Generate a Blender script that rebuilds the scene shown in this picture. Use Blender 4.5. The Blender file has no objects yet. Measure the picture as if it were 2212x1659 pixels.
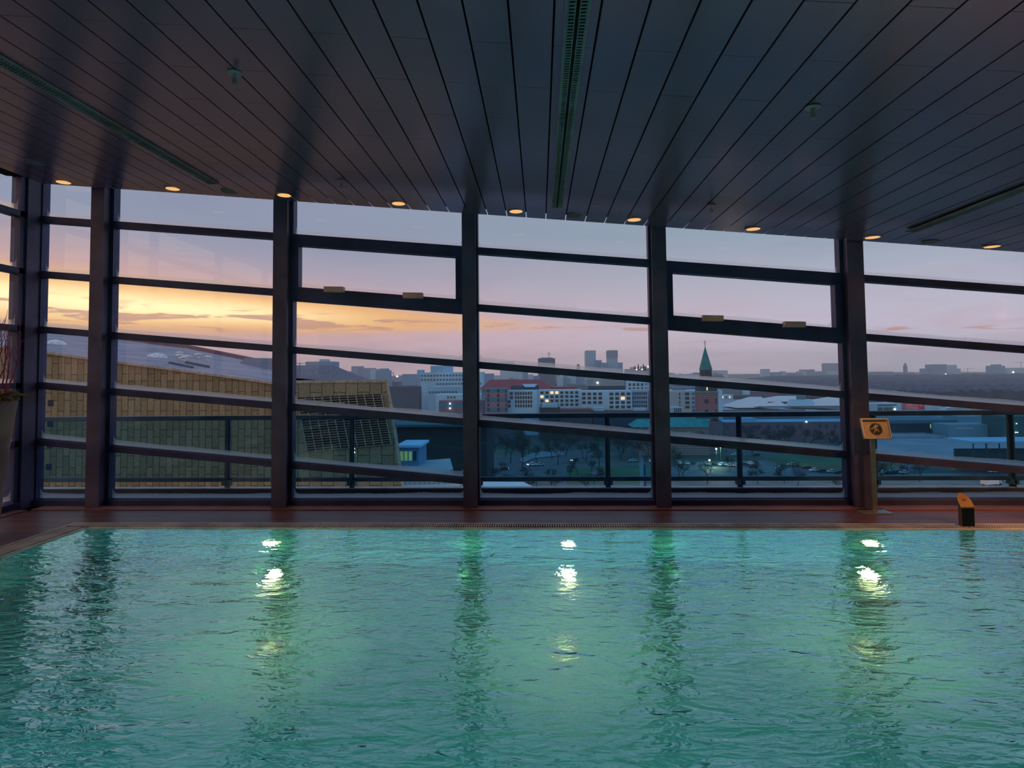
import bpy, math, random
from mathutils import Vector, Matrix
random.seed(7)
SC = bpy.context.scene
COL = SC.collection
R = math.radians

# ------------------------------------------------------------------ camera
W, H, F = 2212.0, 1659.0, 1300.0
EYE = Vector((0, 0, 1.65))
PITCH, YAW, ROLL = R(2.55), R(2.6), R(.59)
PPX, PPY = 1106.0, 804.5 - F * math.tan(PITCH)
cd = bpy.data.cameras.new('camera')
cam = bpy.data.objects.new('camera', cd)
COL.objects.link(cam)
cam.location = EYE
cam.rotation_euler = (Matrix.Rotation(YAW, 3, 'Z') @ Matrix.Rotation(math.pi / 2 + PITCH, 3, 'X') @ Matrix.Rotation(-ROLL, 3, 'Z')).to_euler()
cd.sensor_width = 36.0
cd.lens = F / W * 36.0
cd.shift_y = (PPY - H / 2) / W
cd.clip_end = 12000
SC.camera = cam
_m = cam.rotation_euler.to_matrix()
CR, CU, CF = _m @ Vector((1, 0, 0)), _m @ Vector((0, 1, 0)), _m @ Vector((0, 0, -1))

def ray(px, py):
    return CF + CR * ((px - PPX) / F) - CU * ((py - PPY) / F)
def P(px, py, Y):                       # survey: the point of the plane y = Y seen at a photo position
    d = ray(px, py)
    return EYE + d * (Y / d.y)
def G(px, py, z):                       # same for a horizontal plane
    d = ray(px, py)
    return EYE + d * ((z - EYE.z) / d.z)

# ------------------------------------------------------------------ colour management
SC.view_settings.view_transform = 'Standard'
SC.view_settings.look = 'None'
SC.view_settings.gamma = 1
SC.view_settings.use_curve_mapping = False
SC.view_settings.exposure = 0.0
SC.cycles.sample_clamp_indirect = 3.0
SC.cycles.max_bounces = 10
SC.cycles.transparent_max_bounces = 16
SC.cycles.blur_glossy = 0.5

def lin(c):
    r = []
    for v in c[:3]:
        v /= 255.0
        r.append(v / 12.92 if v <= .04045 else ((v + .055) / 1.055) ** 2.4)
    return tuple(r) + (1.0,)

# ------------------------------------------------------------------ node helper
class NT:
    def __init__(s, tree):
        s.t = tree; s.n = tree.nodes; s.l = tree.links
    def put(s, sock, v):
        if isinstance(v, bpy.types.NodeSocket): s.l.new(v, sock)
        else: sock.default_value = v
    def m(s, op, a, b=None, c=None, clamp=False):
        n = s.n.new('ShaderNodeMath'); n.operation = op; n.use_clamp = clamp
        s.put(n.inputs[0], a)
        if b is not None: s.put(n.inputs[1], b)
        if c is not None: s.put(n.inputs[2], c)
        return n.outputs[0]
    def ss(s, v, a, b):                 # smoothstep a..b -> 0..1
        n = s.n.new('ShaderNodeMapRange'); n.interpolation_type = 'SMOOTHSTEP'
        s.put(n.inputs[0], v); s.put(n.inputs[1], a); s.put(n.inputs[2], b)
        return n.outputs[0]
    def mix(s, f, a, b, mode='MIX'):
        n = s.n.new('ShaderNodeMix'); n.data_type = 'RGBA'; n.blend_type = mode
        s.put(n.inputs[0], f); s.put(n.inputs[6], a); s.put(n.inputs[7], b)
        return n.outputs[2]
    def noise(s, vec, scale, detail=3, rough=.5, dist=0.0):
        n = s.n.new('ShaderNodeTexNoise')
        if vec is not None: s.l.new(vec, n.inputs['Vector'])
        n.inputs['Scale'].default_value = scale; n.inputs['Detail'].default_value = detail
        n.inputs['Roughness'].default_value = rough; n.inputs['Distortion'].default_value = dist
        return n.outputs[0]
    def mapping(s, vec, sc=(1, 1, 1), loc=(0, 0, 0), rot=(0, 0, 0)):
        n = s.n.new('ShaderNodeMapping'); s.l.new(vec, n.inputs[0])
        n.inputs[1].default_value = loc; n.inputs[2].default_value = rot; n.inputs[3].default_value = sc
        return n.outputs[0]
    def comb(s, x, y, z):
        n = s.n.new('ShaderNodeCombineXYZ')
        for i, v in enumerate((x, y, z)): s.put(n.inputs[i], v)
        return n.outputs[0]
    def sep(s, v):
        n = s.n.new('ShaderNodeSeparateXYZ'); s.l.new(v, n.inputs[0]); return n.outputs
    def pos(s):
        return s.n.new('ShaderNodeNewGeometry').outputs['Position']
    def bump(s, h, strength, dist):
        n = s.n.new('ShaderNodeBump'); s.l.new(h, n.inputs['Height'])
        n.inputs['Strength'].default_value = strength; n.inputs['Distance'].default_value = dist
        return n.outputs[0]

# ------------------------------------------------------------------ sky
wd = bpy.data.worlds.new('world'); SC.world = wd; wd.use_nodes = True
t = NT(wd.node_tree); t.n.clear()
tc = t.n.new('ShaderNodeTexCoord').outputs['Generated']
dx, dy, dz = t.sep(tc)
az = t.m('ARCTAN2', dx, dy)
el = t.m('ARCSINE', dz)
wv = t.comb(az, t.m('MULTIPLY', el, 4.0), 0.0)
cl1 = t.noise(wv, 3.2, 5, .55, .4)
cl2 = t.noise(wv, 11.0, 4, .6, .6)
cl3 = t.noise(t.mapping(wv, (1, 1.6, 1), (3.1, 1.2, 0)), 7.0, 5, .6, .8)
# base gradient
top = t.mix(t.ss(az, -0.5, 0.5), lin((148, 155, 178)), lin((150, 168, 184)))
low = t.mix(t.ss(az, -0.5, 0.55), lin((238, 190, 194)), lin((220, 206, 226)))
base = t.mix(t.ss(el, 0.0, 0.24), low, top)
wob = t.m('ADD', t.m('MULTIPLY', t.m('SUBTRACT', cl1, .5), .9), t.m('MULTIPLY', t.m('SUBTRACT', cl2, .5), .25))
streak = t.ss(t.m('ADD', cl3, 0.0), .45, .72)
base = t.mix(t.m('MULTIPLY', streak, t.m('MULTIPLY', t.ss(el, .25, .03), .45)), base, lin((204, 172, 184)))
dark = t.ss(t.m('ADD', cl1, 0.0), .5, .75)
base = t.mix(t.m('MULTIPLY', dark, .35), base, lin((138, 144, 170)))
# sunset band
cen = t.m('SUBTRACT', .098, t.m('MULTIPLY', t.m('ADD', az, .55), .038))
hw = t.m('MAXIMUM', t.m('SUBTRACT', .036, t.m('MULTIPLY', t.m('ADD', az, .60), .048)), .006)
rel = t.m('DIVIDE', t.m('SUBTRACT', t.m('ADD', el, t.m('MULTIPLY', wob, .018)), cen), hw)
body = t.m('SUBTRACT', 1.0, t.ss(t.m('ABSOLUTE', rel), .55, 1.35))
fade = t.m('SUBTRACT', 1.0, t.ss(az, -.34, .16))
glow = t.m('SUBTRACT', 1.0, t.ss(t.m('ABSOLUTE', t.m('SUBTRACT', rel, .1)), .3, 3.0))
lf = t.m('SUBTRACT', 1.0, t.ss(az, -.6, .25))
c = t.mix(t.m('MULTIPLY', t.m('MULTIPLY', glow, lf), .55), base, lin((240, 176, 150)))
c = t.mix(t.m('MULTIPLY', body, fade), c, lin((255, 190, 118)))
core = t.m('SUBTRACT', 1.0, t.ss(t.m('ABSOLUTE', rel), .0, .95))
cfade = t.m('SUBTRACT', 1.0, t.ss(az, -.55, -.18))
c = t.mix(t.m('MULTIPLY', core, cfade), c, (1.55, 1.18, .62, 1))
bars = t.ss(t.noise(t.mapping(wv, (1, 2.2, 1), (7, .3, 0)), 9.0, 5, .6, .7), .51, .60)
bars = t.m('MULTIPLY', bars, t.m('SUBTRACT', 1.0, t.ss(rel, -.1, .35)))
c = t.mix(t.m('MULTIPLY', t.m('MULTIPLY', bars, body), .8), c, lin((205, 150, 135)))
zen = t.mix(t.ss(el, .30, .95), c, (.34, .46, .64, 1))
below = t.mix(t.ss(el, -.02, .0), (.03, .05, .07, 1), zen)
bg = t.n.new('ShaderNodeBackground'); t.put(bg.inputs[0], below); bg.inputs[1].default_value = 1.0
wo = t.n.new('ShaderNodeOutputWorld'); t.l.new(bg.outputs[0], wo.inputs[0])

# ------------------------------------------------------------------ materials
MATS = {}
def mat(name, col, rough=.6, metal=0.0, spec=.5, emit=None, es=0.0, noise=None, bump=None):
    if name in MATS: return MATS[name]
    m = bpy.data.materials.new(name); m.use_nodes = True; MATS[name] = m
    t = NT(m.node_tree); b = t.n['Principled BSDF']
    c = lin(col)
    b.inputs['Roughness'].default_value = rough
    b.inputs['Metallic'].default_value = metal
    b.inputs['Specular IOR Level'].default_value = spec
    sc, amt = noise or (3.0, .12)
    p = t.pos()
    nz = t.noise(p, sc, 4)
    dk = tuple(x * (1 - amt * 2) for x in c[:3]) + (1,)
    lt = tuple(min(1, x * (1 + amt * 2)) for x in c[:3]) + (1,)
    t.put(b.inputs['Base Color'], t.mix(t.ss(nz, .3, .7), dk, lt))
    if bump: t.l.new(t.bump(t.noise(p, bump[0], 4), bump[1], .01), b.inputs['Normal'])
    if emit:
        b.inputs['Emission Color'].default_value = lin(emit); b.inputs['Emission Strength'].default_value = es
    return m

def stripes_mat(name, c1, c2, axis, period, frac, rough=.7, phase=0.0, second=None):
    """walls with floors / courses: c2 bands of given fraction of a period along an axis"""
    m = bpy.data.materials.new(name); m.use_nodes = True; MATS[name] = m
    t = NT(m.node_tree); b = t.n['Principled BSDF']; b.inputs['Roughness'].default_value = rough
    s = t.sep(t.pos())
    def band(ax, per, fr, ph):
        v = t.m('FRACT', t.m('ADD', t.m('DIVIDE', s[ax], per), 100.0 + ph))
        return t.m('LESS_THAN', v, fr)
    f = band(axis, period, frac, phase)
    if second:
        f = t.m('MULTIPLY', f, band(*second))
    nz = t.noise(t.pos(), .4, 3)
    f2 = t.mix(f, lin(c1), lin(c2))
    t.put(b.inputs['Base Color'], t.mix(t.m('MULTIPLY', nz, .3), f2, tuple(x * .7 for x in lin(c1)[:3]) + (1,)))
    return m

# interior metals
M_frame = mat('frame_grey_metal', (66, 66, 106), .45, .3, .5)
M_column = mat('column_paint', (92, 82, 114), .5, .2, .5)
M_steel = mat('brushed_steel', (190, 182, 172), .35, .85, .5)
M_dark = mat('black_void', (8, 9, 12), .9, 0, .2)
M_rail = mat('rail_paint', (48, 84, 112), .45, .3, .5)
M_stone = mat('terrace_stone', (120, 132, 150), .7, 0, .4, noise=(6, .12))
M_lampglass = mat('warm_lamp_lens', (255, 200, 140), .4, emit=(255, 190, 120), es=.9)

def wood_mat():
    m = bpy.data.materials.new('deck_wood'); m.use_nodes = True
    t = NT(m.node_tree); b = t.n['Principled BSDF']
    p = t.pos()
    br = t.n.new('ShaderNodeTexBrick'); t.l.new(t.mapping(p, (1, 1, 1)), br.inputs[0])
    br.inputs['Scale'].default_value = 1.0; br.inputs['Brick Width'].default_value = 1.3
    br.inputs['Row Height'].default_value = .06; br.inputs['Mortar Size'].default_value = .0025
    br.inputs['Color1'].default_value = lin((168, 100, 84)); br.inputs['Color2'].default_value = lin((122, 70, 64))
    br.inputs['Mortar'].default_value = lin((20, 12, 12)); br.offset = .37
    g = t.noise(t.mapping(p, (2, 40, 2)), 2.0, 5)
    t.put(b.inputs['Base Color'], t.mix(t.m('MULTIPLY', g, .55), br.outputs[0], lin((86, 46, 44))))
    b.inputs['Roughness'].default_value = .42
    t.l.new(t.bump(br.outputs[1], -.4, .004), b.inputs['Normal'])
    return m
M_wood = wood_mat()

def ceil_mat():
    m = bpy.data.materials.new('ceiling_panel'); m.use_nodes = True
    t = NT(m.node_tree); b = t.n['Principled BSDF']
    p = t.pos()
    g = t.noise(t.mapping(p, (30, 300, 30)), 1.0, 3)
    b.inputs['Metallic'].default_value = .8
    t.put(b.inputs['Base Color'], t.mix(g, lin((206, 164, 190)), lin((218, 176, 200))))
    t.put(b.inputs['Roughness'], t.m('ADD', .20, t.m('MULTIPLY', g, .05)))
    return m
M_ceil = ceil_mat()

def glass_mat(name, tint=(1, 1, 1), cond=True, refl=1.0):
    m = bpy.data.materials.new(name); m.use_nodes = True
    t = NT(m.node_tree); t.n.clear()
    out = t.n.new('ShaderNodeOutputMaterial')
    tr = t.n.new('ShaderNodeBsdfTransparent'); tr.inputs[0].default_value = tint + (1,)
    gl = t.n.new('ShaderNodeBsdfGlossy'); gl.inputs['Roughness'].default_value = 0.0
    fr = t.n.new('ShaderNodeFresnel'); fr.inputs[0].default_value = 1.45
    mx = t.n.new('ShaderNodeMixShader')
    t.put(mx.inputs[0], t.m('MULTIPLY', fr.outputs[0], refl))
    t.l.new(tr.outputs[0], mx.inputs[1]); t.l.new(gl.outputs[0], mx.inputs[2])
    if cond:
        uv = t.n.new('ShaderNodeTexCoord').outputs['UV']
        u, v, _ = t.sep(uv)
        pu = t.sep(t.pos())
        along = t.m('ADD', pu[0], pu[1])
        jag = t.noise(t.comb(t.m('MULTIPLY', along, 55.0), 0.0, t.m('MULTIPLY', pu[2], 1.0)), 1.0, 3, .7)
        broad = t.noise(t.comb(t.m('MULTIPLY', along, 1.4), 0.0, pu[2]), 1.0, 2)
        # rounded corners: u holds the distance to the nearest side edge
        corner = t.m('MULTIPLY', t.m('POWER', t.m('SUBTRACT', 1.0, t.m('MINIMUM', t.m('DIVIDE', u, .07), 1.0)), 3.0), .07)
        h = t.m('ADD', t.m('ADD', .052, corner), t.m('ADD', t.m('MULTIPLY', t.m('SUBTRACT', jag, .5), .03), t.m('MULTIPLY', t.m('SUBTRACT', broad, .5), .05)))
        mask = t.m('LESS_THAN', v, h)
        dens = t.m('MULTIPLY', mask, t.m('ADD', .55, t.m('MULTIPLY', t.ss(v, .05, 0.0), .25)))
        df = t.n.new('ShaderNodeBsdfRefraction'); df.inputs[0].default_value = (1, 1, 1, 1); df.inputs['IOR'].default_value = 1.25; df.inputs['Roughness'].default_value = .45
        tl = t.n.new('ShaderNodeBsdfTranslucent'); tl.inputs[0].default_value = (.95, .95, .95, 1)
        fog = t.n.new('ShaderNodeMixShader'); fog.inputs[0].default_value = .5
        t.l.new(df.outputs[0], fog.inputs[1]); t.l.new(tl.outputs[0], fog.inputs[2])
        m2 = t.n.new('ShaderNodeMixShader'); t.put(m2.inputs[0], dens)
        t.l.new(mx.outputs[0], m2.inputs[1]); t.l.new(fog.outputs[0], m2.inputs[2])
        t.l.new(m2.outputs[0], out.inputs[0])
    else:
        t.l.new(mx.outputs[0], out.inputs[0])
    return m
M_glass = glass_mat('window_glass', (.97, .99, 1.0))
M_railglass = glass_mat('balustrade_glass', (.62, .86, .98), False, 1.1)

def water_mat():
    m = bpy.data.materials.new('pool_water'); m.use_nodes = True
    t = NT(m.node_tree); t.n.clear()
    out = t.n.new('ShaderNodeOutputMaterial')
    g = t.n.new('ShaderNodeBsdfRefraction'); g.inputs['IOR'].default_value = 1.33
    g.inputs['Roughness'].default_value = 0.0; g.inputs[0].default_value = (.74, 1, .97, 1)
    gs = t.n.new('ShaderNodeBsdfGlossy'); gs.inputs['Roughness'].default_value = 0.0; gs.inputs[0].default_value = (.74, .94, 1, 1)
    fr = t.n.new('ShaderNodeFresnel'); fr.inputs[0].default_value = 1.33
    mx = t.n.new('ShaderNodeMixShader')
    p = t.pos()
    a = t.noise(t.mapping(p, (1.5, 3.2, 1), rot=(0, 0, .12)), 1.0, 2, .5, 1.2)
    b = t.noise(t.mapping(p, (4.5, 8.0, 1), (2, 1, 0), rot=(0, 0, -.2)), 1.0, 3, .5, .8)
    d = t.noise(t.mapping(p, (9, 24, 1), (5, 1, 0), rot=(0, 0, .15)), 1.0, 2, .5, .5)
    h = t.m('ADD', t.m('MULTIPLY', a, .020), t.m('ADD', t.m('MULTIPLY', b, .0140), t.m('MULTIPLY', d, .0062)))
    n = t.n.new('ShaderNodeBump'); t.l.new(h, n.inputs['Height'])
    n.inputs['Strength'].default_value = 1.0; n.inputs['Distance'].default_value = 1.0
    for q in (g, gs, fr): t.l.new(n.outputs[0], q.inputs['Normal'])
    t.put(mx.inputs[0], t.m('MINIMUM', t.m('MULTIPLY', fr.outputs[0], 3.6), .78))
    t.l.new(g.outputs[0], mx.inputs[1]); t.l.new(gs.outputs[0], mx.inputs[2])
    t.l.new(mx.outputs[0], out.inputs[0])
    return m
M_water = water_mat()

def tile_mat():
    m = bpy.data.materials.new('pool_mosaic'); m.use_nodes = True
    t = NT(m.node_tree); b = t.n['Principled BSDF']
    p = t.pos()
    br = t.n.new('ShaderNodeTexBrick'); t.l.new(t.mapping(p, (1, 1, 1)), br.inputs[0])
    br.inputs['Scale'].default_value = 1.0; br.inputs['Brick Width'].default_value = .05
    br.inputs['Row Height'].default_value = .05; br.inputs['Mortar Size'].default_value = .003; br.offset = 0
    br.inputs['Color1'].default_value = lin((122, 186, 180)); br.inputs['Color2'].default_value = lin((100, 164, 160))
    br.inputs['Mortar'].default_value = lin((140, 190, 178))
    t.put(b.inputs['Base Color'], br.outputs[0])
    b.inputs['Roughness'].default_value = .5
    return m
M_tile = tile_mat()

# ------------------------------------------------------------------ mesh builder
class MB:
    def __init__(s): s.v = []; s.f = []; s.uv = None
    def add(s, vs, fs):
        o = len(s.v); s.v += [Vector(v) for v in vs]; s.f += [tuple(i + o for i in f) for f in fs]
        return s
    def box(s, a, b, shear=0.0):        # shear: z change per metre of x
        (x0, y0, z0), (x1, y1, z1) = a, b
        vs = []
        for x in (x0, x1):
            for y in (y0, y1):
                for z in (z0, z1): vs.append((x, y, z + shear * (x - x0)))
        return s.add(vs, [(0, 1, 3, 2), (4, 6, 7, 5), (0, 4, 5, 1), (2, 3, 7, 6), (0, 2, 6, 4), (1, 5, 7, 3)])
    def prism(s, pts, d):               # polygon extruded by vector d
        n = len(pts); d = Vector(d); pts = [Vector(p) for p in pts]
        vs = pts + [p + d for p in pts]
        fs = [tuple(range(n)), tuple(range(2 * n - 1, n - 1, -1))]
        fs += [(i, i + n, (i + 1) % n + n, (i + 1) % n) for i in range(n)]
        return s.add(vs, fs)
    def tube(s, p, q, r0, r1=None, n=8, caps=True):
        p, q = Vector(p), Vector(q); r1 = r0 if r1 is None else r1
        d = q - p
        if d.length < 1e-6: return s
        u = d.orthogonal().normalized(); w = d.normalized().cross(u)
        vs = []
        for c, r in ((p, r0), (q, r1)):
            for i in range(n):
                a = 2 * math.pi * i / n
                vs.append(c + (u * math.cos(a) + w * math.sin(a)) * r)
        fs = [(i, (i + 1) % n, (i + 1) % n + n, i + n) for i in range(n)]
        if caps: fs += [tuple(range(n - 1, -1, -1)), tuple(range(n, 2 * n))]
        return s.add(vs, fs)
    def lathe(s, c, prof, n=24, axis=Vector((0, 0, 1))):
        c = Vector(c); u = axis.orthogonal().normalized(); w = axis.normalized().cross(u)
        vs = []; fs = []
        for r, z in prof:
            for i in range(n):
                a = 2 * math.pi * i / n
                vs.append(c + axis * z + (u * math.cos(a) + w * math.sin(a)) * r)
        for k in range(len(prof) - 1):
            for i in range(n):
                fs.append((k * n + i, k * n + (i + 1) % n, (k + 1) * n + (i + 1) % n, (k + 1) * n + i))
        fs += [tuple(range(n - 1, -1, -1)), tuple(range((len(prof) - 1) * n, len(prof) * n))]
        return s.add(vs, fs)
    def build(s, name, m, parent=None, smooth=False, bevel=0.0):
        me = bpy.data.meshes.new(name)
        off = base_of(parent) if parent is not None else Vector((0, 0, 0))
        me.from_pydata([tuple(v - off) for v in s.v], [], s.f)
        me.materials.append(m)
        me.update()
        import bmesh
        bm = bmesh.new(); bm.from_mesh(me); bmesh.ops.recalc_face_normals(bm, faces=bm.faces); bm.to_mesh(me); bm.free()
        if smooth:
            for p in me.polygons: p.use_smooth = True
            try: me.set_sharp_from_angle(angle=R(40))
            except Exception: pass
        o = bpy.data.objects.new(name, me); COL.objects.link(o)
        if parent is not None: o.parent = parent
        if bevel:
            b = o.modifiers.new('bevel', 'BEVEL'); b.width = bevel; b.segments = 2
        return o

def base_of(o):
    v = Vector((0, 0, 0))
    while o is not None:
        v = v + o.location; o = o.parent
    return v

def empty(name, loc, label=None, cat=None, group=None, kind=None):
    o = bpy.data.objects.new(name, None); COL.objects.link(o); o.location = Vector(loc); o.empty_display_size = .1
    return tag(o, label, cat, group, kind)
def tag(o, label=None, cat=None, group=None, kind=None):
    if label: o['label'] = label
    if cat: o['category'] = cat
    if group: o['group'] = group
    if kind: o['kind'] = kind
    return o
def copy_tree(o, loc=None, rz=None, scale=None, parent=None):
    c = o.copy(); COL.objects.link(c)
    if parent is not None: c.parent = parent
    if loc is not None: c.location = Vector(loc)
    if rz is not None: c.rotation_euler = (0, 0, rz)
    if scale is not None: c.scale = (scale,) * 3 if not isinstance(scale, tuple) else scale
    for ch in list(KIDS.get(o.name, [])): copy_tree(ch, parent=c)
    return c
KIDS = {}
def reg(parent):                        # remember the children of a prototype
    KIDS[parent.name] = [o for o in COL.objects if o.parent == parent]
    for k in KIDS[parent.name]: reg(k)
def struct(o): o['kind'] = 'structure'; return o

# ================================================================== ROOM
YF = 7.53                                # inner face of the window frames
YG = 7.61                                # glass
YC = 7.38                                # front of the columns
ZW = -0.02                               # water level
a1, a2 = P(97, 474, YF), P(1880, 602, YF)
MS = (a2.z - a1.z) / (a2.x - a1.x)       # slope of the transoms
MSP = (P(1030, 540, YF).z - P(1030, 1041, YF).z) / 4
def ztr(X, k): return a1.z + MS * (X - a1.x) - (k - 1) * MSP
YCE = 7.28
c1, c2 = P(97, 397, YCE), P(2212, 545, YCE)
CS = (c2.z - c1.z) / (c2.x - c1.x)
def zc(X): return c1.z + CS * (X - c1.x)
def CE(px, py):                          # point of the sloping ceiling seen at a photo position
    d = ray(px, py); k = (c1.z - CS * c1.x - EYE.z + CS * EYE.x) / (d.z - CS * d.x)
    return EYE + d * k

XR, YB = 10.2, -3.2                      # right wall, back wall

# columns
colx = [207, 603, 1015, 1431, 1860]
cole = [(187.0, 216.0), (587, 618), (1000, 1030), (1415, 1447), (1842, 1878)]
words = ['beside the narrow corner window', 'just left of the first opening vent window', 'standing in the middle of the glass wall',
         'just right of the middle column', 'directly behind the silver sign stand']
cols = []
for (e0, e1), wds in zip(cole, words):
    x0, x1 = P(e0, 900, YC).x, P(e1, 900, YC).x
    cols.append((x0, x1))
    xm = (x0 + x1) / 2
    e = empty('column', (xm, YC + .1, 0), 'dark grey steel window column ' + wds, 'column', 'steel columns of the window wall')
    b = MB(); b.box((x0, YC, 0), (x1, YC + .02, zc(xm) + .4)); b.box((x0 + .03, YC + .02, 0), (x1 - .03, YF, zc(xm) + .4)); b.build('shaft', M_column, e)
    b = MB(); b.box((x0, YF, 0), (x1, YF + .14, zc(xm) + .4)); b.build('back_flange', M_frame, e)
    b = MB(); b.box((x0 - .004, YC - .004, 0), (x1 + .004, YC + .03, .012)); b.build('foot_plate', M_frame, e)
# column outside the frame on the right
x0 = cols[-1][0] + 2.48
e = empty('column', (x0 + .09, YC + .1, 0), 'dark grey steel window column at the far right end of the glass wall', 'column', 'steel columns of the window wall')
MB().box((x0, YC, 0), (x0 + .2, YF + .14, zc(x0) + .4)).build('shaft', M_column, e)
cols.append((x0, x0 + .2))
# corner column
xa, xb = P(49, 900, YF - .2).x, P(78, 900, YF).x
e = empty('column', ((xa + xb) / 2, YF, 0), 'grey steel corner column where the two glass walls meet', 'column')
MB().box((xa - .16, YF - .20, 0), (xa, YF + .14, zc(xa) + .4)).build('shaft', M_column, e)
MB().box((xa, YF, 0), (xb, YF + .12, zc(xa) + .4)).build('back_flange', M_frame, e)
XCOR = xb
XLW = xa - .03                          # plane of the left glass wall

def pane(parent, x0, x1, zb0, zb1, zt0, zt1, y, mat=M_glass):
    """one sheet of glass between sloping transoms; u = distance to side edge, v = height above its lower edge"""
    n = 25
    me = bpy.data.meshes.new('glass_pane')
    off = base_of(parent)
    vs, fs, uvv = [], [], []
    for k in range(n):
        f = k / (n - 1)
        f = .5 - .5 * math.cos(math.pi * f)
        X = x0 + (x1 - x0) * f
        zb = zb0 + (zb1 - zb0) * f; zt = zt0 + (zt1 - zt0) * f
        u = min(X - x0, x1 - X)
        if y is None: raise ValueError
        vs += [Vector((X, y, zb)), Vector((X, y, zt))]; uvv += [(u, 0), (u, zt - zb)]
    for k in range(n - 1): fs.append((2 * k, 2 * k + 2, 2 * k + 3, 2 * k + 1))
    me.from_pydata([tuple(v - off) for v in vs], [], fs); me.materials.append(mat)
    l = me.uv_layers.new(name='edge')
    for poly in me.polygons:
        for li in poly.loop_indices: l.data[li].uv = uvv[me.loops[li].vertex_index]
    o = bpy.data.objects.new('glass_pane', me); COL.objects.link(o); o.parent = parent
    return o

ZS = P(1030, 1077, YF).z                 # top of the bottom rail
TH = .074                                # transom height
bays = [(XCOR, cols[0][0], 5, None)]
for i in range(5):
    n = 5 if i < 2 else 4
    bays.append((cols[i][1], cols[i + 1][0], n, 2 if i in (1, 3) else None))
bays = bays[:6]
for wi, (bx0, bx1, n, sash) in enumerate(bays):
    w = struct(empty('window_%d' % (wi + 1), ((bx0 + bx1) / 2, YG, 0)))
    # jambs
    b = MB()
    zt = zc((bx0 + bx1) / 2) + .5
    jl, jr = bx0 + .012, bx1 - .012
    b.box((bx0, YF + .01, 0.0), (jl, YF + .13, zt)); b.box((jr, YF + .01, 0.0), (bx1, YF + .13, zt))
    b.build('jamb', M_frame, w)
    b = MB(); b.box((bx0, YF - .03, 0.0), (bx1, YF + .13, ZS - .012)); b.box((bx0, YF + .02, ZS - .012), (bx1, YF + .10, ZS))
    b.build('bottom_rail', M_frame, w)
    zlo0 = zlo1 = ZS
    levels = [(ZS, ZS)]
    for k in range(n, 0, -1):
        za, zb = ztr(jl, k), ztr(jr, k)
        tt, tb = TH / 2, TH / 2
        sh = (zb - za) / (jr - jl)
        b = MB()
        if sash and k == sash: tb = .09; tt = .075
        if sash and k == sash - 1: tb = .10
        b.box((bx0, YF - .012, za - tb), (bx1, YF + .12, za + tt), sh)
        b.box((bx0, YF + .02, za + tt), (bx1, YF + .12, za + tt + .012), sh)
        b.build('transom', M_frame, w)
        lo0, lo1 = levels[-1]
        sx0, sx1 = jl, jr
        if sash and k == sash - 1:       # opening vent: sash frame with its own stiles
            zs0, zs1 = lo0, lo1
            t0, t1 = za - tb, zb - tb
            b = MB()
            s2 = (t1 - t0) / (jr - jl)
            st = .085
            b.box((jl, YF - .03, zs0), (jl + st, YF + .09, t0), s2); b.box((jr - st, YF - .03, zs1), (jr, YF + .09, t1), s2)
            b.build('sash_stile', M_frame, w)
            sx0, sx1 = jl + st, jr - st
            b = MB()
            b.box((jl, YF - .03, zs0 - .015), (jr, YF - .004, zs0 + .0), s2)
            b.build('sash_rail', M_frame, w)
            for fx in ((.20, .35), (.66, .80)):
                h0 = jl + (jr - jl) * fx[0]; h1 = h0 + .25
                zz = zs0 + s2 * (h0 - jl) - .045
                ob = MB().box((h0, YF - .10, zz), (h1, YF - .012, zz + .07), s2 * .3).build('vent_actuator', M_act if False else mat('actuator_cream', (236, 178, 172), .4, .1), w, bevel=.004)
                ob['label'] = 'cream coloured vent opener box'
        f0, f1 = (sx0 - jl) / (jr - jl), (sx1 - jl) / (jr - jl)
        L = lambda a, b_, f: a + (b_ - a) * f
        pane(w, sx0, sx1, L(lo0, lo1, f0), L(lo0, lo1, f1), L(za - tb, zb - tb, f0), L(za - tb, zb - tb, f1), YG)
        levels.append((za + tt + .012, zb + tt + .012))
    lo0, lo1 = levels[-1]
    pane(w, jl, jr, lo0, lo1, zc(jl) + .5, zc(jr) + .5, YG)

# left glass wall (runs towards the camera)
w = struct(empty('window_7', (XLW, 5.0, 0)))
zz = [ztr(XLW, k) for k in range(1, 6)]
b = MB()
for y0 in (7.25, 5.2, 3.1, 1.0):
    b.box((XLW - .12, y0, 0), (XLW + .005, y0 + .08, zc(XLW) + .5))
b.build('jamb', M_frame, w)
for z in zz:
    MB().box((XLW - .12, -3, z - TH / 2), (XLW + .005, 7.33, z + TH / 2)).build('transom', M_frame, w)
MB().box((XLW - .13, -3, 0), (XLW + .03, 7.33, ZS)).build('bottom_rail', M_frame, w)
lv = [ZS] + sorted(zz) + [zc(XLW) + .5]
for ya, yb in ((5.28, 7.25), (3.18, 5.2), (1.08, 3.1), (-3, 1.0)):
    for q in range(len(lv) - 1):
        me = bpy.data.meshes.new('glass_pane'); off = base_of(w)
        nn = 13; vs = []; uvv = []; fs = []
        for k in range(nn):
            yy = ya + (yb - ya) * k / (nn - 1)
            vs += [(XLW - .03, yy, lv[q] + TH / 2), (XLW - .03, yy, lv[q + 1] - TH / 2)]
            u = min(yy - ya, yb - yy); uvv += [(u, 0), (u, .6)]
        for k in range(nn - 1): fs.append((2 * k, 2 * k + 2, 2 * k + 3, 2 * k + 1))
        me.from_pydata([tuple(Vector(v) - off) for v in vs], [], fs); me.materials.append(M_glass)
        l = me.uv_layers.new(name='edge')
        for poly in me.polygons:
            for li in poly.loop_indices: l.data[li].uv = uvv[me.loops[li].vertex_index]
        o = bpy.data.objects.new('glass_pane', me); COL.objects.link(o); o.parent = w

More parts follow.
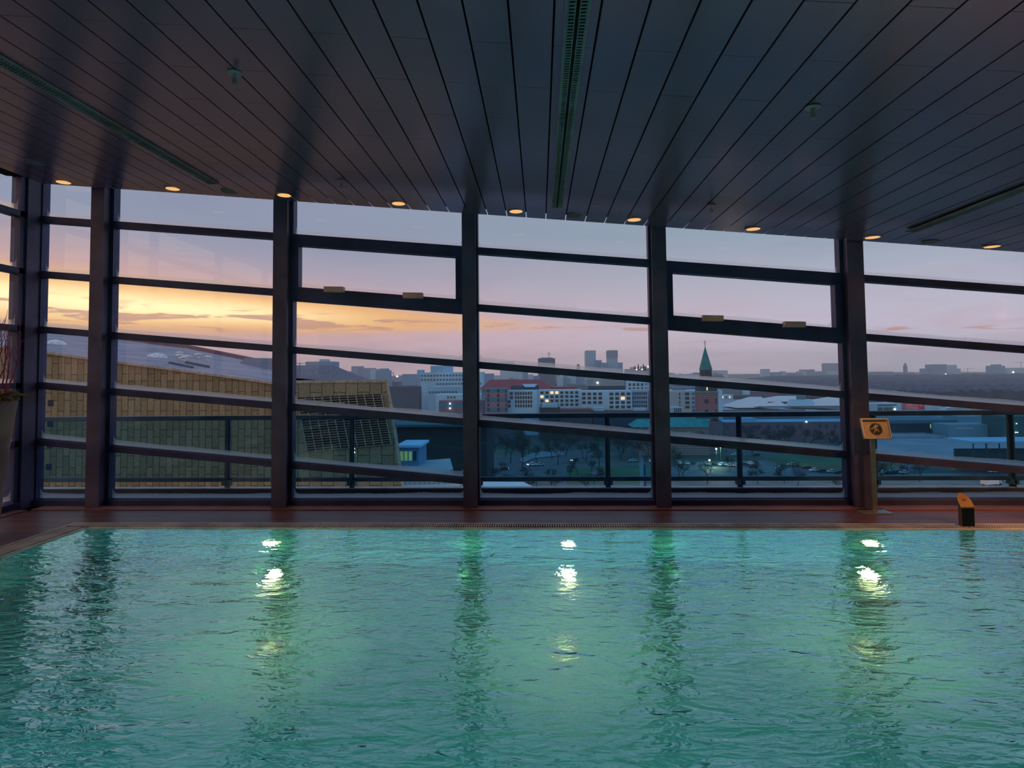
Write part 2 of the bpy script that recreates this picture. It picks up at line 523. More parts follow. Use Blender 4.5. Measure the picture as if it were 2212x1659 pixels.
# ceiling: slats with open joints under a dark deck
b = MB()
PIT = .2367; X0 = P(1137, 468, YCE).x
kmin = int((XLW + .12 - X0) / PIT); kmax = int((XR - X0) / PIT)
dif_slots = [CE(1203, 445).x, CE(462, 394).x, CE(1968, 497).x]
for k in range(kmin, kmax + 1):
    xa_, xb_ = X0 + k * PIT + .006, X0 + (k + 1) * PIT - .006
    dd = [s for s in dif_slots if xa_ - .02 < s < xb_ + .02]
    ys = [-3.2]
    y = 1.30 + (0 if k % 2 else .52)
    while y < YCE - .3:
        ys.append(y); y += 1.04
    ys.append(YCE)
    for i in range(len(ys) - 1):
        y0, y1 = ys[i], ys[i + 1] - (.004 if i < len(ys) - 2 else 0)
        z0 = zc(xa_)
        b.box((xa_, y0, z0), (xb_, y1, z0 + .02), CS)
struct(b.build('ceiling', M_ceil))
b = MB(); xa_, xb_ = XLW - .2, XR + .1
b.box((xa_, -3.3, zc(xa_) + .06), (xb_, YCE - .03, zc(xa_) + .1), CS)
struct(b.build('trim_1', M_dark))
b = MB(); b.box((xa_, YCE - .0, zc(xa_) + .085), (xb_, YG + .3, zc(xa_) + .5), CS)

# roof above (keeps the daylight out)
b = MB(); b.box((XLW - .4, -3.6, zc(XLW - .4) + .5), (XR + .4, YG + .25, zc(XLW - .4) + .7), CS)
struct(b.build('trim_2', M_dark))
# back and right walls
M_wall = mat('dark_plaster', (70, 64, 60), .8)
struct(MB().box((XLW - .3, -3.5, -1.6), (XR + .2, YB, 5.0)).build('wall_back', M_wall))
struct(MB().box((XR, YB, -1.6), (XR + .2, YF + .2, 4.6)).build('wall_right', M_wall))

# pool geometry
PX0 = G(184.5, 1138.5, 0).x; PX1 = 9.0
PY1 = G(1150, 1143, ZW).y; PY0 = .1
CX0 = G(163, 1128.5, 0).x; CY1 = G(1150, 1130, 0).y
ZFL = -1.10
# deck floor as four strips around the pool in one object
b = MB()
YT = G(1106, 1104, 0).y
b.box((XLW, CY1, -.1), (XR, YT, 0)); b.box((XLW, YB, -.1), (CX0, CY1, 0)); b.box((PX1 + .2, YB, -.1), (XR, CY1, 0)); b.box((CX0, YB, -.1), (PX1 + .2, PY0 - .2, 0))
struct(b.build('floor', M_wood))
# timber threshold under the windows
b = MB(); b.box((XLW + .22, YT + .03, -.1), (XR, YF - .03, .012)); struct(b.build('trim_3', mat('threshold_wood', (150, 92, 86), .5)))
b = MB(); b.box((XLW + .02, YB, -.1), (XLW + .2, YT, .012)); struct(b.build('trim_4', MATS['threshold_wood']))
b = MB(); b.box((XLW, YT, -.12), (XR, YT + .03, -.03)); struct(b.build('trim_5', M_dark))
struct(MB().box((XLW - .3, YF - .05, -.3), (XR + .2, YG + .25, -.001)).build('trim_6', M_dark))

# pool basin
b = MB()
b.add([(PX0, PY0, ZFL), (PX1, PY0, ZFL), (PX1, PY1, ZFL), (PX0, PY1, ZFL), (PX0, PY0, -.03), (PX1, PY0, -.03), (PX1, PY1, -.03), (PX0, PY1, -.03)],
      [(0, 1, 2, 3), (0, 4, 5, 1), (1, 5, 6, 2), (2, 6, 7, 3), (3, 7, 4, 0)])
pool = empty('swimming_pool', ((PX0 + PX1) / 2, (PY0 + PY1) / 2, ZFL), 'long indoor swimming pool with a green mosaic basin', 'swimming pool')
b.build('basin', M_tile, pool)
# slotted overflow grating around the edge
M_grate = mat('grate_beige', (222, 198, 180), .5, .0)
b = MB()
x = CX0
while x < PX1 + .15:
    b.box((x, PY1 + .045, -.02), (x + .0135, CY1 - .03, -.002)); x += .026
y = PY0 - .1
while y < PY1 - .02:
    b.box((CX0 + .03, y, -.02), (PX0 - .045, y + .0135, -.002)); y += .026
b.box((CX0, CY1 - .03, -.03), (PX1 + .2, CY1 - .001, .002)); b.box((PX0 - .03, PY1, -.045), (PX1 + .2, PY1 + .045, -.012))
b.box((CX0 + .001, PY0 - .2, -.03), (CX0 + .03, CY1 - .03, .002)); b.box((PX0 - .045, PY0 - .2, -.045), (PX0, PY1 + .045, -.012))
b.build('overflow_grating', M_grate, pool)
b = MB(); b.box((CX0, PY1 + .04, -.12), (PX1 + .2, CY1, -.06)); b.box((CX0, PY0 - .2, -.12), (PX0 - .04, PY1 + .04, -.06)); b.build('gutter', mat('gutter_brown', (112, 94, 84), .7), pool)
# water surface
n = 2
b = MB(); b.add([(PX0 - .02, PY0, ZW), (PX1, PY0, ZW), (PX1, PY1 + .02, ZW), (PX0 - .02, PY1 + .02, ZW)], [(0, 1, 2, 3)])
wt = b.build('pool_water', M_water); tag(wt, 'rippling green pool water lit from below', 'water', kind='stuff')

# ------------------------------------------------------------------ underwater lamps
def lamp(name, loc, kind, energy, color, **kw):
    l = bpy.data.lights.new(name, kind); l.energy = energy; l.color = color
    for k, v in kw.items(): setattr(l, k, v)
    o = bpy.data.objects.new(name, l); COL.objects.link(o); o.location = Vector(loc)
    return o
def aim(o, d): o.rotation_euler = Vector(d).to_track_quat('-Z', 'Y').to_euler()
def refr(px, py, wall=False):           # where a sight line lands on the pool floor (or far wall) after refraction
    s = G(px, py, ZW); d = ray(px, py).normalized()
    n = Vector((0, 0, 1)); e = 1 / 1.33; c = -d.dot(n)
    k = math.sqrt(1 - e * e * (1 - c * c)); q = d * e + n * (e * c - k)
    f = (PY1 - s.y) / q.y if wall else (ZFL - s.z) / q.z
    return s + q * f
M_wl = mat('pool_lamp_white', (255, 240, 205), .4, emit=(255, 235, 190), es=14)
M_fl = mat('floor_lamp_lens', (255, 240, 190), .4, emit=(255, 240, 180), es=1.8)
M_fl2 = mat('floor_lamp_lens_dim', (255, 240, 190), .4, emit=(250, 255, 170), es=.5)
M_gl = mat('pool_lamp_green', (120, 255, 150), .4, emit=(150, 255, 150), es=.7)
desc = ['left of the middle of the pool', 'in the middle of the pool', 'below the silver sign stand']
for px, wds in zip((590, 1227, 1880), desc):
    p = refr(px, 1173, True); p.y = PY1
    e = empty('pool_lamp', (p.x, PY1, p.z), 'bright white underwater lamp in the far pool wall ' + wds, 'lamp', 'underwater lamps in the far pool wall')
    MB().lathe((p.x, PY1 - .02, p.z), [(.075, 0), (.075, .02)], 20, Vector((0, 1, 0))).build('lens', M_wl, e)
    MB().lathe((p.x, PY1 - .012, p.z), [(.10, 0), (.10, .012)], 20, Vector((0, 1, 0))).build('bezel', M_steel, e)
    l = lamp('lamp_light', (0, -.06, 0), 'SPOT', 12, (1, .93, .62), spot_size=R(150), spot_blend=.6, shadow_soft_size=.05); l.parent = e; aim(l, (0, -1, -.5))
for px, wds in zip((590, 1227, 1880), desc):
    for py, en, nm in ((1262, 46, 'nearer the far wall'), (1395, 19, 'farther out')):
        p = refr(px - (px - 1151) * 0, py)
        if py > 1300: p = refr(px - 8, py)
        e = empty('floor_lamp', (p.x, p.y, ZFL), 'lamp in the pool floor %s, %s' % (wds, nm), 'lamp', 'lamps in the pool floor')
        MB().lathe((p.x, p.y, ZFL), [(.09 if en > 20 else .06, 0), (.09 if en > 20 else .06, .012)], 20).build('lens', M_fl if en > 20 else M_fl2, e)
        MB().lathe((p.x, p.y, ZFL), [(.13, 0), (.13, .006)], 20).build('bezel', M_steel, e)
        if en > 20: l = lamp('lamp_light', (0, 0, .24), 'POINT', en, (1, .84, .34), shadow_soft_size=.06)
        else: l = lamp('lamp_light', (0, 0, .26), 'SPOT', en * 1.6, (1, .84, .34), spot_size=R(160), spot_blend=.6, shadow_soft_size=.03)
        l.parent = e
for px, wds in zip((585, 1010, 1443, 1875), ('second', 'middle', 'fourth', 'fifth')):
    p = refr(px, 1205, True)
    e = empty('wall_washer_lamp', (p.x, PY1 - .28, ZFL), 'green underwater lamp lighting the pool wall below the %s column from the left' % wds, 'lamp', 'green lamps at the foot of the far pool wall')
    MB().lathe((p.x, PY1 - .28, ZFL), [(.05, 0), (.05, .03)], 16).build('lens', M_gl, e)
    l = lamp('lamp_light', (0, 0, .30), 'SPOT', 700, (.36, 1, .40), spot_size=R(66), spot_blend=.45, shadow_soft_size=.03); l.parent = e; aim(l, (0, 1, .55))
for X in (-4.2, -1.4, 1.4, 4.2, 7.0):  # unseen lamps added below the viewer to fill the pool with teal light
    e = empty('added_fill_lamp', (X, PY0, -.6), 'added teal fill lamp, unseen in the near pool wall below the viewer, number %d from the left' % (round((X + 4.2) / 2.8) + 1), 'lamp', 'added fill lamps, unseen in the near pool wall')
    MB().lathe((X, PY0, -.6), [(.10, 0), (.10, .02)], 20, Vector((0, 1, 0))).build('lens', M_gl, e)
    l = lamp('lamp_light', (0, .08, 0), 'SPOT', 270, (.0, .60, .82), spot_size=R(160), spot_blend=.5, shadow_soft_size=.08); l.parent = e; aim(l, (0, 1, -.15))

# ------------------------------------------------------------------ ceiling fittings
for i, (px, py) in enumerate(((137, 393), (373, 407), (614, 421), (861, 439), (1115, 456), (1370, 474), (1627, 494), (1885, 512), (2143, 532))):
    p = CE(px, py)
    where = ['first', 'second', 'third', 'fourth', 'fifth', 'sixth', 'seventh', 'eighth', 'ninth'][i]
    e = empty('downlight', (p.x, p.y, p.z), 'small round warm recessed downlight, %s from the left in the row along the window' % where, 'ceiling light', 'recessed downlights along the window')
    MB().lathe((p.x, p.y, p.z - .006), [(.098, 0), (.098, .01)], 24).build('bezel', M_steel, e)
    MB().lathe((p.x, p.y, p.z - .012), [(.05, 0), (.078, .005), (.078, .012)], 24).build('lens', M_lampglass, e)
    l = lamp('lamp_light', (0, 0, -.03), 'SPOT', 5.0, (1, .55, .28), spot_size=R(95), spot_blend=.9, shadow_soft_size=.05); l.parent = e
for px, py, wds in ((75, 350, 'at the left end'), (497, 413, 'left of the middle column'), (1243, 465, 'right of the middle air slot'), (2013, 522, 'near the right air slot')):
    p = CE(px, py)
    o = MB().lathe((p.x, p.y, p.z - .006), [(.10, 0), (.105, .008)], 24).build('ceiling_speaker', mat('speaker_grey', (140, 118, 130), .5, .1)); tag(o, 'flat round grey ceiling disc ' + wds, 'speaker', 'flat discs in the ceiling')
M_spr = mat('sprinkler_chrome', (170, 150, 158), .35, .3)
for px, py, wds in ((507, 156, 'in the upper left of the ceiling'), (1755, 230, 'in the upper right of the ceiling'), (737, 390, 'near the window left of the middle'), (1536, 443, 'near the window right of the middle')):
    p = CE(px, py)
    e = empty('sprinkler', p, 'chrome fire sprinkler ' + wds, 'sprinkler', 'sprinklers in the ceiling')
    MB().lathe((p.x, p.y, p.z - .012), [(.05, .004), (.045, 0), (.02, -.002)], 20).build('rosette', M_spr, e, True)
    MB().tube((p.x, p.y, p.z), (p.x, p.y, p.z - .05), .014, .011, 12).build('body', M_spr, e)
    MB().tube((p.x, p.y, p.z - .05), (p.x, p.y, p.z - .075), .006, .006, 8).box((p.x - .016, p.y - .004, p.z - .075), (p.x - .010, p.y + .004, p.z - .035)).box((p.x + .010, p.y - .004, p.z - .075), (p.x + .016, p.y + .004, p.z - .035)).build('bulb_frame', M_spr, e)
    MB().lathe((p.x, p.y, p.z - .082), [(.019, 0), (.019, .004)], 14).build('deflector', M_spr, e)
M_slot = mat('diffuser_metal', (150, 124, 134), .6, .0)
for px, py, wds in ((1203, 445, 'in the middle of the ceiling'), (462, 394, 'on the left of the ceiling'), (1968, 497, 'on the right of the ceiling')):
    p = CE(px, py); z = p.z - .012
    e = empty('air_slot', (p.x, 4.5, z), 'long perforated linear air outlet ' + wds, 'air vent', 'linear air outlets in the ceiling')
    for s in (-1, 1):
        b = MB(); cx = p.x + s * .030
        y = .5
        while y < p.y - .02:
            b.box((cx - .017, y, z - .012), (cx + .017, y + .012, z - .006)); y += .03
        b.box((cx - .020, .5, z - .013), (cx - .015, p.y, z)); b.box((cx + .015, .5, z - .013), (cx + .020, p.y, z))
        b.build('louvre_strip', M_slot, e)
    MB().box((p.x - .050, .5, z - .005), (p.x + .050, p.y, z + .0)).build('slot_back', M_dark, e)
    MB().box((p.x - .062, .5, z - .012), (p.x - .052, p.y, z + .002)).box((p.x + .052, .5, z - .012), (p.x + .062, p.y, z + .002)).build('edge_strip', M_slot, e)
# warm uplight on the right wall and ceiling spots behind the viewer (outside the picture)
e = empty('wall_uplight', (XR, 1.6, 2.2), 'bronze wall uplight on the right wall', 'lamp')
MB().box((XR - .22, 1.5, 2.1), (XR, 1.7, 2.14)).box((XR - .22, 1.5, 2.14), (XR - .20, 1.7, 2.2)).build('bracket', M_steel, e)
l = lamp('lamp_light', (-.15, 0, .05), 'SPOT', 420, (1, .48, .08), spot_size=R(150), spot_blend=.8, shadow_soft_size=.12); l.parent = e; aim(l, (-.55, 0, 1))
for x_, y_, tx_, ty_, en in ((6.2, 3.6, 5.7, 6.9, 300), (4.6, 4.2, 4.15, 6.9, 120), (8.6, 3.6, 7.6, 7.0, 300)):
    z_ = zc(x_) - .02
    e = empty('ceiling_spot', (x_, y_, z_), 'warm ceiling spot lamp shining on ' + {120: 'the sign stand', 300: 'the deck left of the bollard' if x_ < 7 else 'the far right deck'}[en], 'ceiling light', 'warm ceiling spots outside the picture')
    MB().tube((x_, y_, z_ - .06), (x_, y_, z_ + .01), .05, .05, 14).build('housing', M_steel, e)
    l = lamp('lamp_light', (0, 0, -.08), 'SPOT', en, (1, .50, .20), spot_size=R(46), spot_blend=.9, shadow_soft_size=.04); l.parent = e; aim(l, (tx_ - x_, ty_ - y_, .5 - z_))

# ------------------------------------------------------------------ sign stand
e = empty('sign_stand', (G(1890, 1106, 0).x, G(1890, 1106, 0).y, 0), 'silver pole stand with a tilted framed pictogram sign beside the right column', 'sign')
g0, g1 = G(1868, 1111, 0), G(1911, 1101, 0)
MB().box((g0.x, g0.y, 0), (g0.x + .32, g1.y, .012)).build('base_plate', M_steel, e, bevel=.003)
pm = (g0.y + g1.y) / 2; q0, q1 = P(1883, 1040, pm), P(1893, 1040, pm)
MB().box((q0.x, pm - .012, .012), (q1.x, pm + .015, 1.02)).build('pole', M_steel, e, bevel=.003)
M_plate = mat('sign_plate', (196, 160, 128), .45, .5, noise=(20, .05))
T0 = P(1857, 904, pm - .045); T1 = Vector((P(1918, 904, pm - .045).x, T0.y, T0.z)); B0 = P(1865, 948.5, pm - .115); B0.x = T0.x
nrm = (T1 - T0).cross(B0 - T0).normalized()
if nrm.y > 0: nrm = -nrm
ex = (T1 - T0).normalized(); ey = (B0 - T0).normalized(); PWd, PHt = (T1 - T0).length, (B0 - T0).length
def sp(u, v, d=0.0): return T0 + ex * u + ey * v + nrm * d
MB().prism([sp(0, 0), sp(PWd, 0), sp(PWd, PHt), sp(0, PHt)], -nrm * .012).build('sign_panel', M_plate, e)
fr = .016
for nm, q in (('frame_rail', (0, 0, PWd, fr)), ('frame_rail', (0, PHt - fr, PWd, PHt)), ('frame_rail', (0, 0, fr, PHt)), ('frame_rail', (PWd - fr, 0, PWd, PHt))):
    u0, v0, u1, v1 = q
    MB().prism([sp(u0, v0, .012), sp(u1, v0, .012), sp(u1, v1, .012), sp(u0, v1, .012)], -nrm * .014).build(nm, M_steel, e, bevel=.003)
M_ink = mat('sign_black', (22, 16, 18), .5)
cu, cv = PWd * .50, PHt * .53
o = MB().prism([sp(cu + .066 * math.cos(a * math.pi / 20), cv + .066 * math.sin(a * math.pi / 20), .0015) for a in range(40)], -nrm * .001).build('emblem', M_ink, e); o['label'] = 'round black pictogram'
def seg(u0, v0, u1, v1, w0, w1, d=.003):
    a = Vector((u1 - u0, v1 - v0)); a.normalize(); nn_ = Vector((-a.y, a.x))
    return [sp(cu + u0 + nn_.x * w0, cv + v0 + nn_.y * w0, d), sp(cu + u1 + nn_.x * w1, cv + v1 + nn_.y * w1, d), sp(cu + u1 - nn_.x * w1, cv + v1 - nn_.y * w1, d), sp(cu + u0 - nn_.x * w0, cv + v0 - nn_.y * w0, d)]
b = MB()
for q in (( -.030, -.012, .018, -.046, .009, .017), (-.022, -.006, .012, -.040, .007, .008), (-.010, -.010, .004, .026, .005, .004), (.006, -.012, .030, .028, .006, .004), (-.006, .004, -.034, .044, .004, .004), (.018, -.046, .030, -.030, .012, .004)):
    b.prism(seg(*q), -nrm * .001)
b.prism([sp(cu - .046 + .011 * math.cos(a * math.pi / 8), cv - .006 + .011 * math.sin(a * math.pi / 8), .003) for a in range(16)], -nrm * .001)
b.build('pictogram_figure', M_plate, e)
b = MB()
for r0 in (.072,):
    N = 40
    for a in range(N):
        t0, t1 = a * 2 * math.pi / N, (a + 1) * 2 * math.pi / N
        b.prism([sp(cu + r0 * math.cos(t0), cv + r0 * math.sin(t0), .002), sp(cu + r0 * math.cos(t1), cv + r0 * math.sin(t1), .002), sp(cu + (r0 - .003) * math.cos(t1), cv + (r0 - .003) * math.sin(t1), .002), sp(cu + (r0 - .003) * math.cos(t0), cv + (r0 - .003) * math.sin(t0), .002)], -nrm * .001)
b.build('emblem_ring', M_ink, e)
o = MB().prism([sp(.026, .022, .002), sp(PWd - .026, .022, .002), sp(PWd - .026, .040, .002), sp(.026, .040, .002)], -nrm * .001).build('header_strip', mat('sign_dark_strip', (52, 46, 42), .6), e)

# ------------------------------------------------------------------ pool control bollard
bx, by = G(2092, 1137, 0).x, G(2092, 1137, 0).y + .03
e = empty('control_bollard', (bx, by, 0), 'bronze bollard with a slanted round top and red button on the pool edge', 'bollard')
M_br = mat('bronze_metal', (120, 96, 84), .4, .5)
N = 24; r = .066
ring = []
for a in range(N + 1):
    t0 = math.pi * a / N
    ring.append((bx - r * math.cos(t0), by + r * math.sin(t0) * 1.0))
ring = [(bx - r, by - .03)] + ring + [(bx + r, by - .03)]
def ztop(y): return .195 + (y - (by - .03)) * 1.25
b = MB(); n = len(ring)
b.add([(x, y, 0) for x, y in ring] + [(x, y, ztop(y)) for x, y in ring], [tuple(range(n)), tuple(range(2 * n - 1, n - 1, -1))] + [(i, (i + 1) % n, (i + 1) % n + n, i + n) for i in range(n)])
b.build('housing', M_br, e)
b = MB(); ring2 = [(bx + (x - bx) * 1.05, by + (y - by) * 1.05) for x, y in ring]
b.add([(x, y, ztop(y)) for x, y in ring2] + [(x, y, ztop(y) + .008) for x, y in ring2], [tuple(range(n)), tuple(range(2 * n - 1, n - 1, -1))] + [(i, (i + 1) % n, (i + 1) % n + n, i + n) for i in range(n)])
b.build('top_plate', mat('top_plate_bronze', (190, 136, 84), .4, .5), e)
MB().box((bx - r + .006, by - .036, .004), (bx + r - .004, by - .030, .185)).build('front_panel', mat('black_panel', (14, 16, 18), .3), e)
ax = Vector((0, -.781, .625))
MB().lathe((bx, by + .02, ztop(by + .02) + .008), [(.018, 0), (.018, .005), (.012, .006)], 20, ax).build('button_ring', mat('red_ring', (150, 40, 20), .4), e)
MB().lathe((bx, by + .02, ztop(by + .02) + .014), [(.010, 0), (.007, .006)], 16, ax).build('button', mat('button_red', (235, 130, 100), .3), e)

# ------------------------------------------------------------------ planter with red twigs
pcy = 6.1; pcx = P(38, 866, pcy).x - .345
e = empty('floor_planter', (pcx, pcy, 0), 'tall tapering grey brown planter by the left windows', 'planter')
M_pot = mat('planter_taupe', (160, 118, 116), .7, bump=(60, .2))
prof = [(.13, 0), (.145, .2), (.17, .5), (.205, .9), (.245, 1.25), (.262, 1.38), (.255, 1.405), (.235, 1.40), (.225, 1.34)]
MB().lathe((pcx, pcy, 0), prof, 32).build('pot', M_pot, e, True)
MB().lathe((pcx, pcy, 1.34), [(.224, 0), (.21, .02)], 24).build('soil', mat('bark_soil', (70, 48, 36), .9), e)
ar = empty('twig_arrangement', (pcx, pcy, 1.36), 'red painted bare twigs with dried leaves standing in the tall planter', 'dried plant')
M_twig = mat('red_twig', (200, 36, 64), .6)
for i in range(26):
    b = MB(); a = random.uniform(0, 2 * math.pi); rr = random.uniform(.0, .17)
    p = Vector((pcx + rr * math.cos(a), pcy + rr * math.sin(a), 1.35)); d = Vector((math.cos(a) * .16, math.sin(a) * .16, 1)).normalized()
    rad = .009; L = random.uniform(.75, 1.05); st = 9
    pts = [p]
    for k in range(st):
        d = (d + Vector((random.uniform(-.22, .22), random.uniform(-.22, .22), .12))).normalized(); q = p + d * (L / st)
        b.tube(p, q, rad * (1 - k / st * .75), rad * (1 - (k + 1) / st * .75), 6)
        if k > 2 and random.random() < .6:
            sd = (d + Vector((random.uniform(-.9, .9), random.uniform(-.9, .9), .3))).normalized(); m_ = q + sd * random.uniform(.06, .14)
            b.tube(q, m_, .0035, .0025, 5); b.tube(m_, m_ + (sd + Vector((0, 0, .8))).normalized() * .08, .0025, .0012, 5)
        p = q
    b.build('twig', M_twig, ar)
M_leaf = mat('dry_leaf', (168, 120, 92), .8)
for i in range(22):
    b = MB(); a = random.uniform(0, 2 * math.pi) if i > 8 else random.uniform(-.7, .7); c = Vector((pcx + .12 * math.cos(a), pcy + .12 * math.sin(a), 1.40))
    L = random.uniform(.14, .24); dz_ = random.uniform(-.02, .12); side = Vector((-math.sin(a), math.cos(a), 0)); out = Vector((math.cos(a), math.sin(a), 0))
    vs = []
    for k in range(7):
        f = k / 6; wv_ = .035 * math.sin(math.pi * min(1, f + .08)) + .004
        cpt = c + out * L * f + Vector((0, 0, dz_ * math.sin(f * 2.6) + .02 * math.sin(i + f * 6)))
        vs += [cpt - side * wv_ + Vector((0, 0, .012)), cpt + Vector((0, 0, -.006)), cpt + side * wv_ + Vector((0, 0, .012))]
    fs = []
    for k in range(6):
        for j in range(2): fs.append((k * 3 + j, k * 3 + j + 1, k * 3 + j + 4, k * 3 + j + 3))
    b.add(vs, fs); o = b.build('dried_leaf', M_leaf, ar, True); s_ = o.modifiers.new('thick', 'SOLIDIFY'); s_.thickness = .003
for i in range(5):
    a = i * 1.26 + .3; c = (pcx + .13 * math.cos(a), pcy + .13 * math.sin(a), 1.37)
    MB().lathe(c, [(.01, 0), (.035, .015), (.045, .04), (.03, .07), (.008, .08)], 12).build('seed_pod', mat('seed_pod', (120, 84, 64), .8), ar, True)

# ================================================================== TERRACE
YR = G(1106, 1052, 0).y
struct(MB().box((-14, YG + .26, -.25), (14, YR + .25, -.09)).build('terrace_floor', M_stone))
zt_l = 0.0
struct(MB().box((-14, YR - .06, -.012), (14, YR + .05, .0)).build('kerb_coping', mat('kerb_coping', (128, 150, 170), .5)))
struct(MB().box((-14, YR - .05, -.09), (14, YR + .05, -.012)).build('terrace_kerb', mat('kerb_dark', (26, 44, 66), .6)))
e = empty('terrace_railing', (0, YR, 0), 'dark blue metal railing with glass infill along the terrace', 'railing')
zr = P(1150, 893, YR).z; zr0 = P(1150, 903, YR).z
MB().box((-14, YR - .035, zr0), (14, YR + .035, zr)).build('handrail', M_rail, e, bevel=.006)
zb1, zb0 = P(1150, 1030, YR).z, P(1150, 1039, YR).z
MB().box((-14, YR - .02, zb0), (14, YR + .02, zb1)).build('lower_rail', M_rail, e)
PS = P(1596, 950, YR).x - P(1312, 950, YR).x
xp0 = P(1312, 950, YR).x
for k in range(-7, 7):
    x = xp0 + k * PS
    if abs(x) > 13.5: continue
    MB().box((x - .035, YR - .008, 0), (x + .035, YR + .008, zr0)).box((x + .005, YR - .06, 0), (x + .022, YR + .02, zr0)).box((x - .06, YR - .06, zb0 - .05), (x + .06, YR + .03, zb0 + .02)).build('post', M_rail, e)
    MB().box((x + .04, YR - .005, zb1), (x + PS - .04, YR + .005, zr0)).build('glass_panel', M_railglass, e)

# ================================================================== CITY
ZG = -44.0
def mz(px, py, Y): return P(px, py, Y)
M_asph = None
def ground_mat():
    m = bpy.data.materials.new('park_ground'); m.use_nodes = True
    t = NT(m.node_tree); b = t.n['Principled BSDF']; b.inputs['Roughness'].default_value = .8
    p = t.pos()
    n1 = t.noise(t.mapping(p, (.012, .03, 1)), 1.0, 4, .5, .6); n2 = t.noise(t.mapping(p, (.12, .3, 1)), 1.0, 4)
    c = t.mix(t.ss(n1, .46, .54), lin((24, 66, 66)), lin((62, 92, 104)))
    c = t.mix(t.m('MULTIPLY', t.ss(n2, .45, .6), .4), c, lin((34, 70, 62)))
    t.put(b.inputs['Base Color'], c)
    return m
M_ground = ground_mat()
g = MB(); g.add([(-3000, 30, ZG), (4500, 30, ZG), (4500, 7000, ZG), (-3000, 7000, ZG)], [(0, 1, 2, 3)])
struct(g.build('ground', M_ground))
M_lawn = mat('lawn', (28, 92, 66), .9, noise=(.05, .15))
M_plaza = mat('plaza_paving', (126, 150, 166), .7, noise=(.08, .08))
def ground_patch(name, pts, m, dz=.05):
    q = [G(x, y, ZG + dz) for x, y in pts]
    return struct(MB().prism(q, (0, 0, -.3)).build(name, m))
ground_patch('lawn_strip', [(1640, 985), (1840, 975), (1960, 1000), (1900, 1020), (1700, 1010)], M_lawn, .08)
ground_patch('parking_lot', [(1420, 1000), (1640, 995), (1850, 1025), (2212, 1020), (2212, 1070), (1040, 1060), (1380, 1030)], mat('asphalt', (70, 104, 116), .7, noise=(.1, .15)), .06)
ground_patch('plaza', [(1890, 938), (2212, 938), (2400, 1000), (1880, 1000)], M_plaza, .12)
ground_patch('lawn_slope', [(1225, 1010), (1420, 1005), (1410, 1045), (1225, 1045)], M_lawn, .1)
ground_patch('street', [(1030, 1000), (1300, 965), (1310, 975), (1060, 1040)], mat('street_asphalt', (44, 76, 94), .6), .09)

winmesh = {}
def windows(parent, fx, z0s, w, h, Y, mt, lit=None, depth=.5, name='window'):
    """single window boxes on a front plane y=Y; fx list of left x, z0s list of sill z"""
    key = (round(w, 2), round(h, 2), mt.name)
    out = []
    for j, z0 in enumerate(z0s):
        for i, x0 in enumerate(fx):
            m_ = mt
            if lit and (i, j) in lit: m_ = M_lit
            kk = key + (m_.name,)
            if kk not in winmesh:
                b = MB(); b.box((0, -depth / 2, 0), (w, depth / 2, h)); me_o = b.build(name, m_, None); winmesh[kk] = me_o.data
                bpy.data.objects.remove(me_o)
            o = bpy.data.objects.new(name, winmesh[kk]); COL.objects.link(o); o.parent = parent
            o.location = Vector((x0, Y, z0)) - base_of(parent)
            if m_ is not mt: o['label'] = 'lit window'
            out.append(o)
    return out
M_win = mat('window_dark', (16, 44, 66), .25)
M_win2 = mat('window_mid', (40, 80, 104), .3)
M_lit = mat('window_lit', (255, 190, 140), .5, emit=(255, 178, 120), es=1.6)
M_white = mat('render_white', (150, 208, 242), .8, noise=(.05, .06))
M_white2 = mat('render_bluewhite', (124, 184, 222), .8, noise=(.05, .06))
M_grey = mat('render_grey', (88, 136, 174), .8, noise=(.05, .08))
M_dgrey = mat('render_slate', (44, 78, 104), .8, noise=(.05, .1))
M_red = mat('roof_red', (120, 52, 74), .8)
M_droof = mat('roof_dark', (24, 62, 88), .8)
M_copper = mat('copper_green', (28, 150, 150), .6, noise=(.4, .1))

FOOT = []
def step(e, x0, x1, yt, Y, mt, depth=30, name='upper_storey'):
    a, b_ = P(x0, yt, Y), P(x1, yt, Y)
    MB().box((a.x, Y, ZG + 2), (b_.x, Y + depth, (a.z + b_.z) / 2)).build(name, mt, e)
def block(name, label, x0, x1, yt, Y, mt, depth=14, group=None, cat='building', base=None, roof=None):
    a, b_ = P(x0, yt, Y), P(x1, yt, Y)
    a.z = b_.z = (a.z + b_.z) / 2
    FOOT.append((a.x, b_.x, Y, Y + depth))
    e = empty(name, ((a.x + b_.x) / 2, Y + depth / 2, ZG), label, cat, group)
    MB().box((a.x, Y, ZG), (b_.x, Y + depth, a.z)).build('wall', mt, e)
    if roof:
        MB().box((a.x - .4, Y - .4, a.z), (b_.x + .4, Y + depth + .4, a.z + roof[0])).build('roof', roof[1], e)
    return e, a.x, b_.x, a.z
def zat(y, Y, px=1540): return P(px, y, Y).z
def grid(e, Y, xs, ys, wpx, hpx, mt=M_win, lit=None):
    ref = (xs[0] + xs[-1]) / 2
    s = Y / F
    return windows(e, [P(x, 900, Y).x for x in xs], [P(ref, y + hpx, Y).z for y in ys], wpx * s, hpx * s, Y, mt, lit)
def rng(a, b, n): return [a + (b - a) * i / (n - 1) for i in range(n)]

